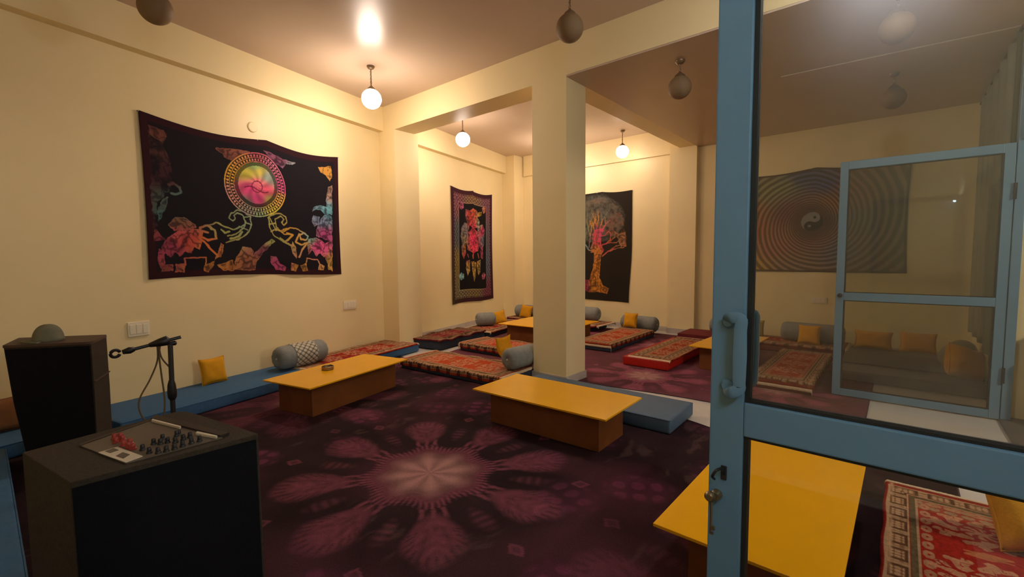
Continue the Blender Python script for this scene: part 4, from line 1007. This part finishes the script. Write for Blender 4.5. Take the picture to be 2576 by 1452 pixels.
sd = [tuple(A+d*0.02), tuple(A+d*0.98), tuple(A+d*0.98+Vector((0.004, 0.008))), tuple(A+d*0.02+Vector((0.004, 0.008)))]
obj('side_trim', quadprism(bmesh.new(), sd, 0.545, 0.552), SPKT, T2)
cp_ = thing('cap', 'grey green cap lying on top of the tall speaker', 'cap', (-4.06, 0.27, 0.80), R(30))
n = 10; prof = [(0.074*math.cos(PI/2*i/n)**0.8+0.001, 0.105*math.sin(PI/2*i/n)) for i in range(n+1)]
obj('crown', lathe(bmesh.new(), prof, 24, 'z'), CAPM, cp_, smooth=True)
bm = bmesh.new(); pts = [(0.066*math.cos(a), 0.066*math.sin(a)) for a in [R(200-10+k*16) for k in range(8)]]
outp = [(-0.0+1.9*x if True else x, 1.35*y) for x, y in pts]
quadprism(bm, [(x, y) for x, y in pts]+[(x*1.75-0.01, y*1.2-0.03) for x, y in pts[::-1]], 0.001, 0.008)
obj('brim', bm, CAPM, cp_)
# ================================================================== MICROPHONE STAND
MSX, MSY = -3.49, 0.76
ms = thing('microphone_stand', 'short dark microphone stand with a boom, behind the near speaker', 'stand', (MSX, MSY, FZ))
def mr(x, y, z): return (x-MSX, y-MSY, z-FZ)
bm = bmesh.new()
for k in range(3):
    a = 2*PI*k/3+0.6
    obj('leg', tube(bmesh.new(), [(0.012*math.cos(a), 0.012*math.sin(a), 0.07), (0.16*math.cos(a), 0.16*math.sin(a), 0.008)], 0.007, 8), DARKM, ms)
obj('pole', tube(bmesh.new(), [(0, 0, 0.04), (-0.005, 0.003, 0.40), mr(-3.512, 0.772, 0.765)], 0.014, 12), DARKM, ms)
obj('collar', lathe(bmesh.new(), [(0.014, 0.40), (0.024, 0.42), (0.026, 0.45), (0.022, 0.50), (0.014, 0.53)], 16, 'z', (-0.006, 0.003, 0)), BLACKP, ms, smooth=True, angle=40)
bs, be = Vector(mr(-3.520, 0.832, 0.803)), Vector(mr(-3.566, 0.545, 0.745))
bmid = bs.lerp(be, 0.28)
bo = obj('boom', tube(bmesh.new(), [bs, be], 0.010, 10), DARKM, ms)
bm = bmesh.new(); tube(bm, [bs.lerp(be, 0.20), bs.lerp(be, 0.24), bs.lerp(be, 0.36), bs.lerp(be, 0.56)], [0.014, 0.032, 0.027, 0.013], 12)
obj('clutch', bm, BLACKP, ms, smooth=True)
obj('clutch_knob', lathe(bmesh.new(), [(0.012, 0), (0.015, 0.012), (0.015, 0.028), (0.010, 0.034)], 12, 'y', tuple(bs.lerp(be, 0.24)+Vector((0.0, 0.012, -0.022)))), BLACKP, ms)
bm = bmesh.new(); tube(bm, [bs.lerp(be, 0.80), bs.lerp(be, 0.88), be], [0.013, 0.021, 0.013], 10)
obj('boom_tip', bm, BLACKP, ms, smooth=True)
ccen = be+Vector((-0.006, -0.032, -0.004))
pts = [ccen+Vector((0.006*math.sin(a), 0.022*math.cos(a), 0.022*math.sin(a))) for a in [R(20+k*20) for k in range(17)]]
obj('microphone_clip', tube(bmesh.new(), pts, 0.009, 8), BLACKP, ms, smooth=True)
mc = thing('cable', 'thin brown cable looping down from the microphone stand', 'cable', (MSX, MSY, FZ))
obj('cable_loop', tube(bmesh.new(), curve_pts([tuple(bs.lerp(be, 0.42)), mr(-3.53, 0.705, 0.67), mr(-3.52, 0.66, 0.56), mr(-3.49, 0.60, 0.46), mr(-3.475, 0.595, 0.38), mr(-3.45, 0.63, 0.30), mr(-3.44, 0.69, 0.30), mr(-3.46, 0.715, 0.42), mr(-3.50, 0.715, 0.58), mr(-3.525, 0.715, 0.70), tuple(bs.lerp(be, 0.36))], 8), 0.0048, 8), CABLE, mc, smooth=True)
obj('cable_loop', tube(bmesh.new(), curve_pts([tuple(bs.lerp(be, 0.40)), mr(-3.525, 0.725, 0.69), mr(-3.515, 0.755, 0.63), mr(-3.500, 0.772, 0.60)], 8), 0.0048, 8), CABLE, mc, smooth=True)
# ================================================================== RIGHT WALL CURTAIN, THINGS OUTSIDE
ct = thing('curtain', 'grey green pleated curtain on the right wall, upper right behind the glass', 'curtain', (XR, 6.5, 0))
ya, yb = -1.25, 1.02
Yg, V = np.meshgrid(np.linspace(ya, yb, 150), np.linspace(0, 1, 24))
q = (Yg-ya)/(yb-ya)
ztop = 2.99+0*q; zbot = 0.42+0.16*sstep(0.85, 1.0, q)-0.12*sstep(0.5, 0.0, q)
pl_ = 0.042*np.sin(Yg*2*PI/0.40)+0.012*np.sin(Yg*2*PI/0.1+1)
Xg = -0.050+pl_*0.62
Zg = ztop*(1-V)+zbot*V
grid_mesh('cloth', Xg, Yg, Zg, None, CURT, ct, thick=0.002)
obj('curtain_rod', tube(bmesh.new(), [(-0.050, ya-0.05, 3.00), (-0.050, yb+0.04, 3.00)], 0.012, 10), DARKM, ct)
pb = thing('plinth', 'low cream plinth outside the opening at the right edge', 'plinth', (XR+0.17, 5.02, 0.02))
obj('block', bx(-0.085, 0.30, -0.10, 0.12, 0, 0.52, bevel=0.01), WALL, pb)
wb = thing('wooden_box', 'brown box standing on the cream plinth at the right edge', 'box', (XR+0.20, 5.02, 0.54))
obj('box_body', bx(-0.075, 0.2, -0.08, 0.1, 0, 0.16, bevel=0.004), WOODB, wb)
obj('lid', bx(-0.08, 0.205, -0.085, 0.105, 0.16, 0.175, bevel=0.003), WOODB, wb)
